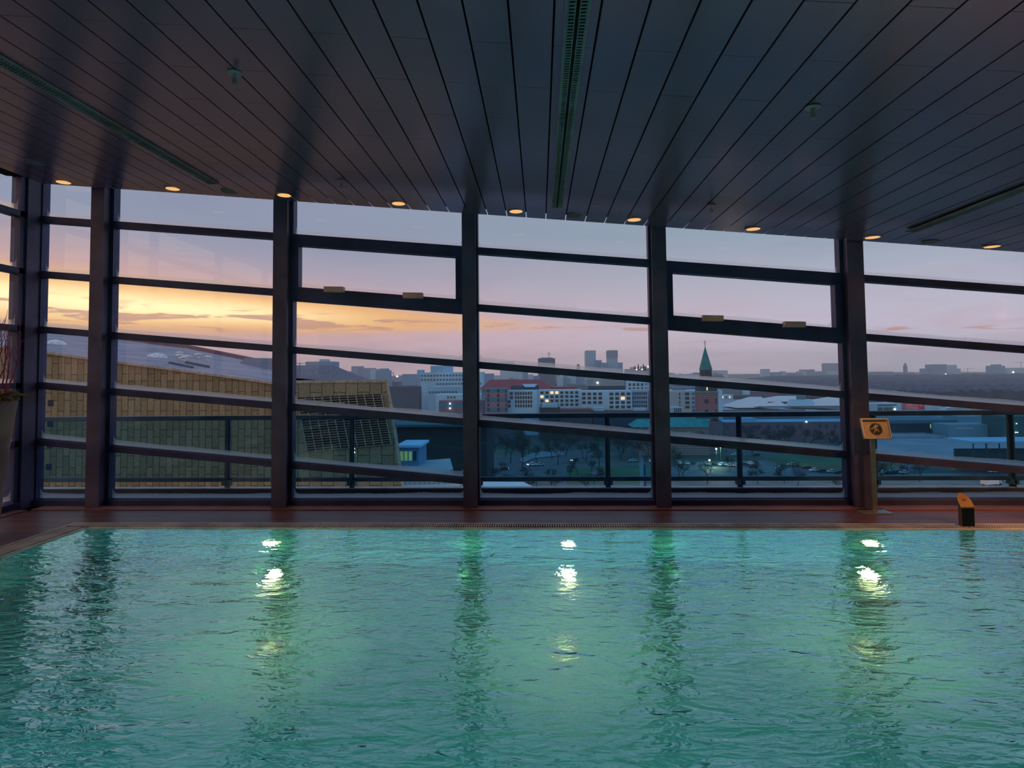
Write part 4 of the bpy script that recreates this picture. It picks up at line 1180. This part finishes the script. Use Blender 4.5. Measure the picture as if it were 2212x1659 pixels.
e, xa_, xb_, z_ = block('low_shed', 'low pale shed with two gabled roofs right of the banner', 2046, 2122, 882, 500, M_white2, 18)
grid(e, 500, [2054, 2060.5, 2067, 2074, 2083, 2090, 2101, 2108], [886], 4.6, 3.4)
for g0, g1 in ((2046, 2080), (2098, 2122)):
    q0, q1, q2 = P(g0, 882, 499.5), P(g1, 882, 499.5), P((g0 + g1) / 2, 877, 499.5); MB().prism([q0, q1, q2], (0, 14, 0)).build('gable_roof', M_white, e)
block('teal_hall', 'teal block at the right end of the pale sheds', 2122, 2230, 880, 520, mat('teal_wall', (40, 104, 120), .8), 20)
# ---- glass pavilion gallery with a wide flat roof
e = empty('glass_pavilion', (P(1990, 925, 430).x, 445, ZG), 'flat roofed glass pavilion behind the sign stand', 'building')
a_, c_ = P(1915, 908, 425), P(2068, 914, 425)
MB().box((a_.x, 425, c_.z), (c_.x, 455, a_.z)).build('roof', mat('pavilion_roof', (62, 112, 134), .7), e)
MB().box((a_.x + 3, 428, ZG), (c_.x - 3, 453, c_.z)).build('glass_wall', mat('pavilion_glass', (18, 50, 74), .3), e)
for px in (1928, 2011): 
    q = P(px, 914, 427.5); MB().box((q.x, 427.3, ZG), (q.x + 1.0, 428.0, c_.z)).build('pillar', M_dgrey, e)
q = P(2009, 916, 427.8); q2 = P(2019, 925, 427.8); MB().box((q.x, 427.4, q2.z), (q2.x, 427.9, q.z)).build('lit_pane', mat('lit_green', (190, 210, 110), .5, emit=(190, 210, 100), es=.8), e)
for px in (2022, 2027, 2034): 
    q = P(px, 912, 427.0); MB().box((q.x, 426.6, ZG), (q.x + .5, 427.2, c_.z)).build('banner_strip', mat('banner_pale', (120, 110, 130), .8), e)
for px, py in ((2025, 929), (2036, 929), (2039, 928)): wall_light(e, px, py, 426.4, .4)
MB().box((P(1884, 945, 405).x, 405, ZG), (P(2044, 945, 405).x, 460, ZG + 1.6)).build('podium', M_plaza, e)
# ---- white museum box with faint lettering
e, xa_, xb_, z_ = block('museum_building', 'pale blue museum box with faint white lettering', 2048, 2150, 917, 405, mat('museum_pale', (112, 156, 178), .8), 16)
text('Kulturforum', (P(2064, 926, 404.7).x, 404.6, P(2064, 927, 404.7).z), 2.1, M_letter, e)
block('museum_upper_block', 'taller pale block behind the lettered museum box', 2072, 2130, 899, 462, mat('museum_pale2', (124, 170, 192), .8), 18)
block('museum_dark_block', 'teal grey block right of the museum near the railing post', 2130, 2160, 900, 462, mat('museum_teal', (64, 112, 134), .8), 18)
e, xa_, xb_, z_ = block('green_front_building', 'dark green fronted building with rows of small lights at the right edge', 2165, 2290, 899, 392, mat('green_front', (40, 92, 100), .8), 18)
for px, py in ((2180, 914), (2184, 917), (2188, 917), (2196, 915), (2184, 933), (2188, 934), (2194, 934), (2198, 934), (2176, 950), (2182, 950)): wall_light(e, px, py, 391.4, .3)
# long pale canopy
e = empty('forecourt_canopy', (P(2200, 955, 270).x, 275, ZG), 'long pale flat canopy on the forecourt at the right edge', 'canopy')
a_, c_ = P(2100, 953, 268), P(2330, 961, 268)
MB().box((a_.x, 268, c_.z + .8), (c_.x, 285, c_.z + 1.6)).build('roof', M_white, e)
for k in range(9): MB().box((a_.x + 1 + k * 5.4, 269, ZG), (a_.x + 1.4 + k * 5.4, 269.4, c_.z + .8)).build('post', M_dgrey, e)
MB().box((a_.x + 2, 282, ZG), (c_.x, 283, c_.z - 3.2)).build('low_wall', M_dgrey, e)

# ---- far skyline
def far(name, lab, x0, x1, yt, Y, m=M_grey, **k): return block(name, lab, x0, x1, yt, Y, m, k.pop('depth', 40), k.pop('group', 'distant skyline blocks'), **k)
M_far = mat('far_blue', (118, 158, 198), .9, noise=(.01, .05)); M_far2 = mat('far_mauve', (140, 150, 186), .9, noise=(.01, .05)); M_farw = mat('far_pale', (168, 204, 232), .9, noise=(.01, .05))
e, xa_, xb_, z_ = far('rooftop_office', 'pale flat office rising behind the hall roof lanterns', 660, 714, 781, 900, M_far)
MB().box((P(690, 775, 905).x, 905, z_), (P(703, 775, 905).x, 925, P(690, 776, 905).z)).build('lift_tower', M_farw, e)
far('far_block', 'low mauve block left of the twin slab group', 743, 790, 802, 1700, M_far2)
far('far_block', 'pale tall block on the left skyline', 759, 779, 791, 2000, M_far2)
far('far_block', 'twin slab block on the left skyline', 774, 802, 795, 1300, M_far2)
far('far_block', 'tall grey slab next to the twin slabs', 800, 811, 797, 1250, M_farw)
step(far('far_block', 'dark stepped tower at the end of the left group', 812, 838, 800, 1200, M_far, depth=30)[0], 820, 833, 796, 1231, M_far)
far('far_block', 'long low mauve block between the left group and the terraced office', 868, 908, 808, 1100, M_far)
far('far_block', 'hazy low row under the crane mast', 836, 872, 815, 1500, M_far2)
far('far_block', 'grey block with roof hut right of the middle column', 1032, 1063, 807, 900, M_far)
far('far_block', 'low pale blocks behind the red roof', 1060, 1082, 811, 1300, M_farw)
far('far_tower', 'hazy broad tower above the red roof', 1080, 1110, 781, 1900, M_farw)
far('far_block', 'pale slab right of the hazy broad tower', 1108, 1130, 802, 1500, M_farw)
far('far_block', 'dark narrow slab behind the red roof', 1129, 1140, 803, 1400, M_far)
for i, (x0_, x1_, y_) in enumerate(((1140, 1152, 809), (1152, 1166, 812), (1204, 1216, 813), (1216, 1232, 817), (1226, 1244, 811), (1244, 1262, 815), (1262, 1285, 818), (1284, 1312, 812), (1310, 1340, 816), (1340, 1360, 810))):
    far('far_house', ['pale house', 'grey house', 'narrow pale house', 'low grey house', 'white gridded house', 'low white house', 'grey roofed house', 'pale stepped house', 'blue grey house', 'dark grey house'][i] + ' under the distant towers, %s' % ['left of the rooftop star', 'below the rooftop star', 'right of the rooftop star', 'left of the dark cupola', 'below the dark cupola', 'left of the first twin tower', 'below the first twin tower', 'between the twin towers', 'below the second twin tower', 'right of the second twin tower'][i], x0_, x1_, y_, 1000 + 22 * i, (M_farw, M_far)[i % 2], depth=18)
# slab with the ring star
e, xa_, xb_, z_ = far('star_tower', 'dark glass office slab with a ring star on its roof', 1162, 1199, 774, 1250, mat('dark_slab', (62, 90, 118), .7))
MB().box((P(1168, 772, 1250).x, 1252, z_), (P(1194, 772, 1250).x, 1285, z_ + 1.8)).build('roof_storey', M_far, e)
sc_ = P(1185.5, 764.5, 1250); rr = 2.9
b = MB(); N = 28
for a in range(N):
    t0_, t1_ = 2 * math.pi * a / N, 2 * math.pi * (a + 1) / N
    b.tube(sc_ + Vector((math.cos(t0_), 0, math.sin(t0_))) * rr, sc_ + Vector((math.cos(t1_), 0, math.sin(t1_))) * rr, .28, .28, 5)
for a in (90, 210, 330): b.tube(sc_, sc_ + Vector((math.cos(R(a)), 0, math.sin(R(a)))) * rr, .45, .2, 5)
b.build('ring_star', M_dgrey, e)
MB().tube(sc_ - Vector((0, 0, rr)), Vector((sc_.x, 1250, z_)), .3, .6, 6).build('star_mast', M_dgrey, e)
q = P(1172.5, 761, 1250); MB().tube(q, Vector((q.x, 1250, z_)), .15, .2, 5).build('antenna', M_dgrey, e)
e, xa_, xb_, z_ = far('cupola_tower', 'small dark cupola on the skyline', 1246, 1252.5, 790, 1400, mat('cupola_dark', (70, 76, 104), .8), depth=7)
MB().lathe(((xa_ + xb_) / 2, 1403.5, z_), [(3.6, 0), (3.0, 2.2), (1.0, 3.6), (.3, 4.6)], 12).build('cupola', MATS['cupola_dark'], e, True)
far('twin_tower', 'left twin tower with a smooth glass front', 1265.5, 1287, 757, 1300, stripes_mat('tower_glass', (138, 180, 212), (170, 206, 230), 0, 5.2, .4), group='pair of distant towers')
e, xa_, xb_, z_ = far('twin_tower', 'right twin tower with banded top storeys', 1314, 1334, 756.5, 1300, stripes_mat('tower_ribs', (130, 160, 200), (176, 206, 232), 0, 3.2, .5), group='pair of distant towers')
MB().box((xa_ - .3, 1299, P(1314, 773, 1300).z), (xb_ + .3, 1341, z_)).build('banded_top', stripes_mat('tower_bands', (84, 108, 144), (200, 214, 232), 2, 2.2, .35), e)
far('far_block', 'glass block right of the left twin tower', 1286, 1300, 778, 1276, M_far, depth=14); far('far_block', 'lower stepped glass block between the twin towers', 1299, 1315, 783.5, 1260, M_far, depth=14)
far('far_block', 'stepped block right of the right twin tower', 1334.5, 1345, 783, 1300, M_far, depth=20)
far('far_block', 'narrow pale block between the twin towers', 1309, 1316, 785, 1280, M_farw, depth=14)
e, xa_, xb_, z_ = far('roof_garden_building', 'wide rooftop with conifers beside the fourth column', 1355, 1425, 797, 600, M_dgrey, depth=20)
MB().box((P(1395, 792, 604).x, 604, z_), (P(1425, 792, 604).x, 615, P(1400, 791, 604).z)).build('penthouse', M_farw, e)
q = P(1409.5, 778, 604); MB().tube(q, Vector((q.x, 604, z_)), .1, .15, 5).build('antenna', M_dgrey, e)
wall_light(e, 1375, 798.5, 599.4, .5); wall_light(e, 1387, 798, 599.4, .5); wall_light(e, 1400, 792, 602, .5)
M_fir = mat('fir_green', (24, 56, 54), .9)
for px, hp in ((1364, 5), (1369, 6), (1373, 8), (1380, 12), (1386, 7), (1391, 12), (1395, 7)):
    q = P(px, 798, 600); s_ = 600 / F
    o = MB().lathe((q.x, 603, z_), [(.15, 0), (.15, .3), (1.0, .3), (.7, hp * s_ * .4), (.45, hp * s_ * .7), (.05, hp * s_)], 8).build('conifer', M_fir); tag(o, 'small dark conifer on the rooftop left of the fourth column', 'tree', 'rooftop conifers')
# right of the spire
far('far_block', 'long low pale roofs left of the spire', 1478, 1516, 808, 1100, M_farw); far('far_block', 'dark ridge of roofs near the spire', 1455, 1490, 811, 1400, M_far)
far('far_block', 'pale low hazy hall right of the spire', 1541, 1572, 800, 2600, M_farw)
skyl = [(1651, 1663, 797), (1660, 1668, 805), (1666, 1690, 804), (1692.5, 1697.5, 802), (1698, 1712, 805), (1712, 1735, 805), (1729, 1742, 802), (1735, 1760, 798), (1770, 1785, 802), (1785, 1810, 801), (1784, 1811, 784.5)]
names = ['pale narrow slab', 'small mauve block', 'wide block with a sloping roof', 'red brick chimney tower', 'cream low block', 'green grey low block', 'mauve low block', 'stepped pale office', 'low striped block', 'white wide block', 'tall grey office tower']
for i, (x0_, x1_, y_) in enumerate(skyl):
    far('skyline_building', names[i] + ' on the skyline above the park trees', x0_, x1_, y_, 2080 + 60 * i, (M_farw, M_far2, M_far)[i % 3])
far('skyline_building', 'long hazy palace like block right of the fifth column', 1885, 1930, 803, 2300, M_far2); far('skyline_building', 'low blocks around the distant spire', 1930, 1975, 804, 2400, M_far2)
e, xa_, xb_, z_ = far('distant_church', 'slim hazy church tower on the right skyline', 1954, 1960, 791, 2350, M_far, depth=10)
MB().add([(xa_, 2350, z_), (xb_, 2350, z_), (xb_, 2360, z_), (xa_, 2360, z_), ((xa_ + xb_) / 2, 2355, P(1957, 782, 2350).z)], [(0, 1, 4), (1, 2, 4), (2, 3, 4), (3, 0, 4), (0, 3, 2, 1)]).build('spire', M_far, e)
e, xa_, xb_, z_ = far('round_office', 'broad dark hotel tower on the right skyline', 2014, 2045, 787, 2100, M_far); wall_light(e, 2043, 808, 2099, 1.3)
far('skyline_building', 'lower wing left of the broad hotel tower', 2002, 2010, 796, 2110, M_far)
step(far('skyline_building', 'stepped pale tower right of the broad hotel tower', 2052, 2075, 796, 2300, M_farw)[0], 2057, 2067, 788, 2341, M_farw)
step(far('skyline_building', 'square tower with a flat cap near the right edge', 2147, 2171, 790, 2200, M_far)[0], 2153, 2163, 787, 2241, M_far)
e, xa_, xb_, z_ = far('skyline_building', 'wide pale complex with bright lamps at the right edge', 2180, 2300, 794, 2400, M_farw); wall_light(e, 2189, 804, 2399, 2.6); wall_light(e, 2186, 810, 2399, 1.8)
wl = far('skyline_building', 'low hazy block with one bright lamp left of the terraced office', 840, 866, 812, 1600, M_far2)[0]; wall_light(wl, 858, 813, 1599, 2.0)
# cranes
def crane(px, py, pxa, pxb, Y, lab):
    t_ = P(px, py, Y); e = empty('tower_crane', (t_.x, Y, ZG), lab, 'crane', 'distant tower cranes')
    MB().box((t_.x - .6, Y - .6, ZG), (t_.x + .6, Y + .6, t_.z)).build('mast', M_far, e)
    MB().box((P(pxa, py, Y).x, Y - .5, t_.z - 2.0), (P(pxb, py, Y).x, Y + .5, t_.z - 1.0)).build('jib', M_far, e)
crane(2090, 795, 2082, 2107, 2500, 'faint tower crane on the right skyline'); crane(2205, 782, 2190, 2225, 2500, 'tower crane above the lamps at the right edge')
crane(850, 804, 846, 852, 1300, 'thin crane mast on the left skyline'); crane(648, 783, 638, 660, 900, 'faint crane beside the rooftop office')
# ---- forest belt
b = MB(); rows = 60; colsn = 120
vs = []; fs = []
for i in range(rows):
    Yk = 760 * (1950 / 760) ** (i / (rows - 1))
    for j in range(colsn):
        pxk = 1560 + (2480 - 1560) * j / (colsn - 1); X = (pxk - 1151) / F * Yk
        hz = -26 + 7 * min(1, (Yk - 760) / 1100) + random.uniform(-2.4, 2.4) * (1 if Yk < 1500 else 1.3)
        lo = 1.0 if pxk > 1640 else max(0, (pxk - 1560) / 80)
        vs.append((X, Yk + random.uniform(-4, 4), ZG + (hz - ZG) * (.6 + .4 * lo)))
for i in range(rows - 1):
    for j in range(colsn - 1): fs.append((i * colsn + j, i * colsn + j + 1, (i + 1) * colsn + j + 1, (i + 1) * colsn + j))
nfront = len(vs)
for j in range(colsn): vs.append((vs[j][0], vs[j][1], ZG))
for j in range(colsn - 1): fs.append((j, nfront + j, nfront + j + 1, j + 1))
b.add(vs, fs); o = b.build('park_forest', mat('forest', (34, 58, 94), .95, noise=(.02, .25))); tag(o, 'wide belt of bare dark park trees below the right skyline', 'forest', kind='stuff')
b = MB(); vs = []; fs = []
# distant town carpet so that the plain between the blocks is not empty
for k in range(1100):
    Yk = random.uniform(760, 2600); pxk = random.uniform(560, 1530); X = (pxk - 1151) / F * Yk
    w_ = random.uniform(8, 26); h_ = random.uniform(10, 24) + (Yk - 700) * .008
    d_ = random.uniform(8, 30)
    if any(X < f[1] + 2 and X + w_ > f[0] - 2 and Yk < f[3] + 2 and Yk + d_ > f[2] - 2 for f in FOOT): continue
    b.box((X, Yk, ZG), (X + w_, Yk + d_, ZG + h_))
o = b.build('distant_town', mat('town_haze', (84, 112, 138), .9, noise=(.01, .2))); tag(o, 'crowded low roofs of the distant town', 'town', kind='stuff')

# ================================================================== TREES, CARS, LAMPS
M_bark = mat('bark_dark', (18, 34, 44), .95); M_crown = mat('twigs_dark', (16, 44, 50), .95)
def make_tree(seed, hgt):
    rnd = random.Random(seed)
    tr, cr = MB(), MB()
    def grow(p, d, L, r, lev):
        n_ = 3 if lev < 2 else 2
        for k in range(n_):
            d = (d + Vector((rnd.uniform(-.18, .18), rnd.uniform(-.18, .18), rnd.uniform(-.02, .12)))).normalized()
            q = p + d * L / n_; (tr if lev == 0 else cr).tube(p, q, r, r * .85, 5 if lev < 2 else 3, False); p = q; r *= .85
            if lev > 0 and lev < 4: branch(p, d, L * .62, r * .6, lev + 1)
        if lev < 4:
            for _ in range(3): branch(p, d, L * .72, r * .8, lev + 1)
    def branch(p, d, L, r, lev):
        a = rnd.uniform(0, 2 * math.pi); u = d.orthogonal().normalized(); w_ = d.cross(u)
        nd = (d * .75 + (u * math.cos(a) + w_ * math.sin(a)) * rnd.uniform(.5, .95)).normalized(); nd.z = max(nd.z, -.05)
        grow(p, nd, L, max(r, .045), lev)
    grow(Vector((0, 0, 0)), Vector((0, 0, 1)), hgt * .32, hgt * .022, 0)
    e = empty('bare_tree', (0, 0, 0)); tr.build('trunk', M_bark, e); cr.build('crown', M_crown, e); reg(e)
    return e
protos = [make_tree(s, 13) for s in (3, 5, 9)]
spots = []
FOOT.append((nx0, P(1570, 920, YN).x, YN, YCH + tw))
def trees(n, x0, x1, y0, y1, lab, grp, smin=.7, smax=1.15):
    for k in range(n):
        best = None
        for _ in range(40):
            px, py = random.uniform(x0, x1), random.uniform(y0, y1); q = G(px, py, ZG); sc = random.uniform(smin, smax)
            if any(f[0] - 3 * sc < q.x < f[1] + 3 * sc and f[2] - 5 * sc < q.y < f[3] + 3 * sc for f in FOOT): continue
            dmin = min([(q - o[0]).length / (5.2 * (sc + o[1])) for o in spots] + [9])
            if best is None or dmin > best[0]: best = (dmin, q, sc)
            if dmin > 1: break
        if best and best[0] > .55: spots.append((best[1], best[2], lab, grp))
trees(16, 885, 1000, 1078, 1112, 'bare dark tree between the golden hall and the middle column', 'bare trees left of the middle column')
trees(34, 1040, 1300, 955, 1010, 'bare dark tree in the park just right of the middle column', 'bare trees in the park')
trees(14, 1040, 1290, 1020, 1070, 'small bare tree along the street below the railing, right of the middle column', 'small street trees', .45, .7)
trees(16, 1290, 1420, 955, 1000, 'bare dark tree left of the church nave', 'bare trees by the nave')
trees(8, 1450, 1620, 985, 1050, 'thin bare tree among the cars in front of the church', 'thin trees at the car park', .5, .8)
trees(13, 1620, 1850, 950, 985, 'bare dark tree in front of the long brick building', 'bare trees before the brick building', .8, 1.2)
trees(9, 1600, 1860, 1020, 1062, 'small bare tree beside the lawn right of the church', 'small trees near the lawn', .45, .65)
trees(7, 1890, 2000, 1010, 1060, 'small bare tree below the plaza near the sign stand', 'small trees below the plaza', .45, .75)
for i, (q, s_, lab, grp) in enumerate(spots):
    src = protos[i % 3]
    if i < 3:
        o = src; o.location = q; o.scale = (s_,) * 3; o.rotation_euler = (0, 0, random.uniform(0, 6))
    else: o = copy_tree(src, q, random.uniform(0, 6), s_)
    tag(o, lab, 'tree', grp)

M_carw = mat('car_white', (236, 244, 250), .3); M_cars = mat('car_silver', (180, 206, 220), .3, .4); M_carb = mat('car_blue', (30, 70, 110), .3); M_cark = mat('car_black', (14, 30, 42), .3)
M_tyre = mat('tyre', (10, 12, 14), .9); M_cg = mat('car_glass', (14, 34, 46), .15)
def make_car():
    e = empty('car', (0, 0, 0))
    prof = [(-2.15, .35), (-2.2, .75), (-1.9, .92), (-1.35, .98), (-.75, 1.42), (.75, 1.45), (1.5, 1.0), (2.1, .85), (2.2, .5), (2.1, .35)]
    MB().prism([(x, -.85, z) for x, z in prof], (0, 1.7, 0)).build('body', M_carw, e, bevel=.06)
    gp = [(-1.22, 1.0), (-.68, 1.36), (.70, 1.39), (1.32, 1.02)]
    MB().prism([(x, -.87, z) for x, z in gp], (0, 1.74, 0)).build('side_glass', M_cg, e)
    MB().prism([(1.42, -.70, 1.07), (.86, -.70, 1.42), (.86, .70, 1.42), (1.42, .70, 1.07)], (.03, 0, .03)).build('windscreen', M_cg, e)
    MB().prism([(-1.28, -.70, 1.06), (-.82, -.70, 1.40), (-.82, .70, 1.40), (-1.28, .70, 1.06)], (-.03, 0, .03)).build('rear_window', M_cg, e)
    for x in (-1.35, 1.35):
        for y in (-.78, .78): MB().lathe((x, y - .11, .32), [(.32, 0), (.32, .22)], 14, Vector((0, 1, 0))).build('wheel', M_tyre, e)
    reg(e); return e
car0 = make_car()
cars = []
def car(px, py, rz, m, lab, heads=False, s_=1.0): cars.append((px, py, rz, m, lab, heads, s_))
row1 = [(1467, 1002, 1.5, M_carw), (1484, 1003, 1.5, M_cars), (1498, 1002, 1.5, M_carb), (1526, 1004, 1.6, M_cars), (1545, 1005, 1.7, M_cark), (1560, 1006, .7, M_cars), (1576, 1007, -.6, M_carw), (1593, 1008, -.6, M_carw)]
for i, (a, b_, c_, m_) in enumerate(row1):
    car(a, b_, c_, m_, '%s parked car, %s from the fourth column in the row before the church' % ({'car_white': 'white', 'car_silver': 'silver', 'car_blue': 'blue', 'car_black': 'black'}[m_.name], ['first', 'second', 'third', 'fourth', 'fifth', 'sixth', 'seventh', 'eighth'][i]))
car(1406, 998, 1.4, M_carw, 'white car just left of the fourth column'); car(1368, 997, .2, M_cars, 'silver car under the trees left of the flag poles')
car(1610, 1006, -.5, M_carb, 'blue car just right of the railing post'); car(1621, 1003, -.6, M_carw, 'white car in the bend right of the railing post'); car(1628, 1011, -.5, M_cark, 'black car nearest the lawn corner')
car(1633, 985, .4, M_cark, 'black car on the road behind the lawn'); car(1588, 984, .3, M_cars, 'silver car near the globe lamps of the church')
car(1711, 1006, .1, M_cars, 'silver car at the tip of the lawn'); car(1759, 1018, .25, M_carw, 'white car at the right end of the lawn fence')
car(1742, 1013, .2, M_cark, 'black car behind the white car at the lawn fence'); car(1797, 1021, .15, M_cars, 'silver car left of the fifth column'); car(1776, 1020, .15, M_cark, 'black car between two pale cars near the fifth column'); car(1828, 1016, .1, M_carb, 'blue car touching the fifth column'); car(1815, 1023, .1, M_cark, 'black car left of the fifth column')
car(1683, 1014, .3, M_cars, 'small silver car below the bright lawn reflection')
car(1903, 1024, .5, M_carw, 'white car just right of the sign pole'); car(1924, 1024, .3, M_cark, 'black car second right of the sign pole'); car(1938, 1022, .4, M_cark, 'black car under the small trees right of the sign pole'); car(1952, 1023, .4, M_cars, 'grey car under the small trees below the plaza')
car(2004, 1006, .1, M_carw, 'white car driving on the road below the plaza'); car(2084, 1012, .05, M_cars, 'silver car on the road left of the right railing post'); car(2147, 1021, .1, M_carw, 'white car left of the right railing post'); car(2182, 1041, .5, M_carw, 'white car beside the box truck'); car(2200, 1036, .5, M_cars, 'silver car at the right edge behind the box truck')
car(1058, 1019, 3.9, M_cark, 'dark car with headlights near the middle column', True); car(1088, 1015, .6, M_cark, 'dark car with bright lamps on the street curve', True)
car(1150, 1006, 3.6, M_carw, 'white van like car with headlights on the street', True, 1.15); car(1242, 996, 3.8, M_cark, 'dark car with one bright headlight under the trees', True)
car(1166, 1006, 3.6, M_cars, 'silver car following the white one on the street')
M_hl = mat('headlight', (255, 250, 235), .3, emit=(255, 245, 225), es=12)
for i, (px, py, rz, m_, lab, heads, s_) in enumerate(cars):
    q = G(px, py, ZG + .12)
    o = copy_tree(car0, q, rz, s_) if i else car0
    if i == 0: o.location = q; o.rotation_euler = (0, 0, rz)
    tag(o, lab, 'car', 'cars in the streets')
    body = [c for c in COL.objects if c.parent == o and c.name.startswith('body')][0]
    if m_ is not M_carw: body.data = body.data.copy(); body.data.materials[0] = m_
    if heads:
        for y in (-.6, .6):
            h = MB().box((-.12, -.16, -.1), (.12, .16, .1)).build('headlight', M_hl, None); h.parent = o; h.location = (2.15, y, .68)
# white box truck
q = G(2140, 1049, ZG + .12); e = empty('box_truck', q, 'white box truck parked right of the plaza trees', 'truck')
tb = MB().box((q.x - 3.6, q.y - 1.3, q.z + .7), (q.x + 2.6, q.y + 1.3, q.z + 3.4)).build('cargo_box', M_carw, e); MB().box((q.x + 2.7, q.y - 1.2, q.z + .6), (q.x + 4.4, q.y + 1.2, q.z + 2.6)).build('cab', M_cars, e)
for x in (-2.4, 1.2, 3.6):
    for y in (-1.1, 1.1): MB().lathe((q.x + x, q.y + y - .15, q.z + .45), [(.45, 0), (.45, .3)], 14, Vector((0, 1, 0))).build('wheel', M_tyre, e)
e.rotation_euler = (0, 0, .35)
# street lamps
def street_lamp(px, py, hh, lab):
    q = G(px, py, ZG + .1); e = empty('street_lamp', q, lab, 'street lamp', 'lit street lamps')
    MB().tube(q, q + Vector((0, 0, hh)), .12, .08, 8).build('pole', M_dgrey, e)
    MB().lathe(q + Vector((0, 0, hh)), [(.15, 0), (.42, .3), (.42, .6), (.1, .85)], 10).build('globe', M_glow, e, True)
    l = lamp('lamp_light', (0, 0, hh - 1.2), 'POINT', 2200, (1, .85, .45), shadow_soft_size=.4); l.parent = e
street_lamp(1548, 1003, 7.0, 'warm globe street lamp left of the pair in front of the church'); street_lamp(1557, 1001, 7.5, 'warm globe street lamp right of the pair in front of the church')
street_lamp(1045, 975, 6.5, 'small street lamp beside the middle column'); street_lamp(1533, 1010, 3.0, 'low white lamp between the parked cars')
street_lamp(2178, 975, 4.5, 'street lamp behind the right railing post')
# flag poles
for i, (px, m_, w_) in enumerate(((1384, M_white, 0), (1387.5, M_white, 0), (1390, mat('flag_blue', (28, 70, 140), .7), 1))):
    q = G(px, 1065, ZG); e = empty('flag_pole', q, ['tall white pole, leftmost of the three near the fourth column', 'white pole in the middle of the three near the fourth column', 'pole with a blue flag near the fourth column'][i], 'pole', 'poles near the fourth column')
    top_ = P(px, (978, 985, 990)[i], q.y).z
    MB().tube(q, (q.x, q.y, top_), .11, .07, 8).build('pole', M_white, e)
    if w_: MB().prism([(q.x, q.y, top_ - 2), (q.x + 1.0, q.y, top_ - 2.4), (q.x + 1.1, q.y, ZG + 2), (q.x, q.y, ZG + 2)], (0, .05, 0)).build('flag', m_, e)
# small pink tent roof, fence
q = G(1290, 1034, ZG); e = empty('garden_tent', q, 'small pink pyramid tent beside the railing post', 'tent')
MB().add([(q.x - 2.4, q.y - 2.4, ZG + 2.2), (q.x + 2.4, q.y - 2.4, ZG + 2.2), (q.x + 2.4, q.y + 2.4, ZG + 2.2), (q.x - 2.4, q.y + 2.4, ZG + 2.2), (q.x, q.y, ZG + 3.9)], [(0, 1, 4), (1, 2, 4), (2, 3, 4), (3, 0, 4), (0, 3, 2, 1)]).build('canopy', mat('tent_pink', (120, 96, 128), .8), e)
for sx in (-2.2, 2.2):
    for sy in (-2.2, 2.2): MB().tube((q.x + sx, q.y + sy, ZG), (q.x + sx, q.y + sy, ZG + 2.2), .06, .06, 6).build('leg', M_dgrey, e)
q0, q1 = G(1709, 1021, ZG), G(1745, 1021, ZG); e = empty('site_fence', (q0 + q1) / 2, 'pale mauve fence panels beside the lawn', 'fence')
for k in range(4):
    x_ = q0.x + (q1.x - q0.x) * k / 4; MB().box((x_ + .1, q0.y, ZG + .1), (x_ + (q1.x - q0.x) / 4 - .1, q0.y + .08, ZG + 1.6)).build('panel', mat('fence_mauve', (118, 120, 150), .8), e)
# pale tarpaulin strip in the park
o = ground_patch('building_site', [(1122, 992), (1145, 980), (1212, 968), (1218, 982), (1150, 990), (1130, 1000)], mat('site_pale', (92, 128, 146), .8), .6)

# ------------------------------------------------------------------ haze over the distant city
hz = MB().box((-2600, 140, ZG - 1), (3600, 3200, 85)).build('evening_haze', mat('haze_tmp', (0, 0, 0)))
hm = bpy.data.materials.new('evening_haze'); hm.use_nodes = True; t = NT(hm.node_tree); t.n.clear()
out = t.n.new('ShaderNodeOutputMaterial'); vs_ = t.n.new('ShaderNodeVolumeScatter')
vs_.inputs['Color'].default_value = (.93, .95, 1, 1); vs_.inputs['Density'].default_value = .00028; vs_.inputs['Anisotropy'].default_value = .0
t.l.new(vs_.outputs[0], out.inputs['Volume']); hz.data.materials.clear(); hz.data.materials.append(hm)
tag(hz, 'thin evening haze over the distant city', 'haze', kind='stuff')
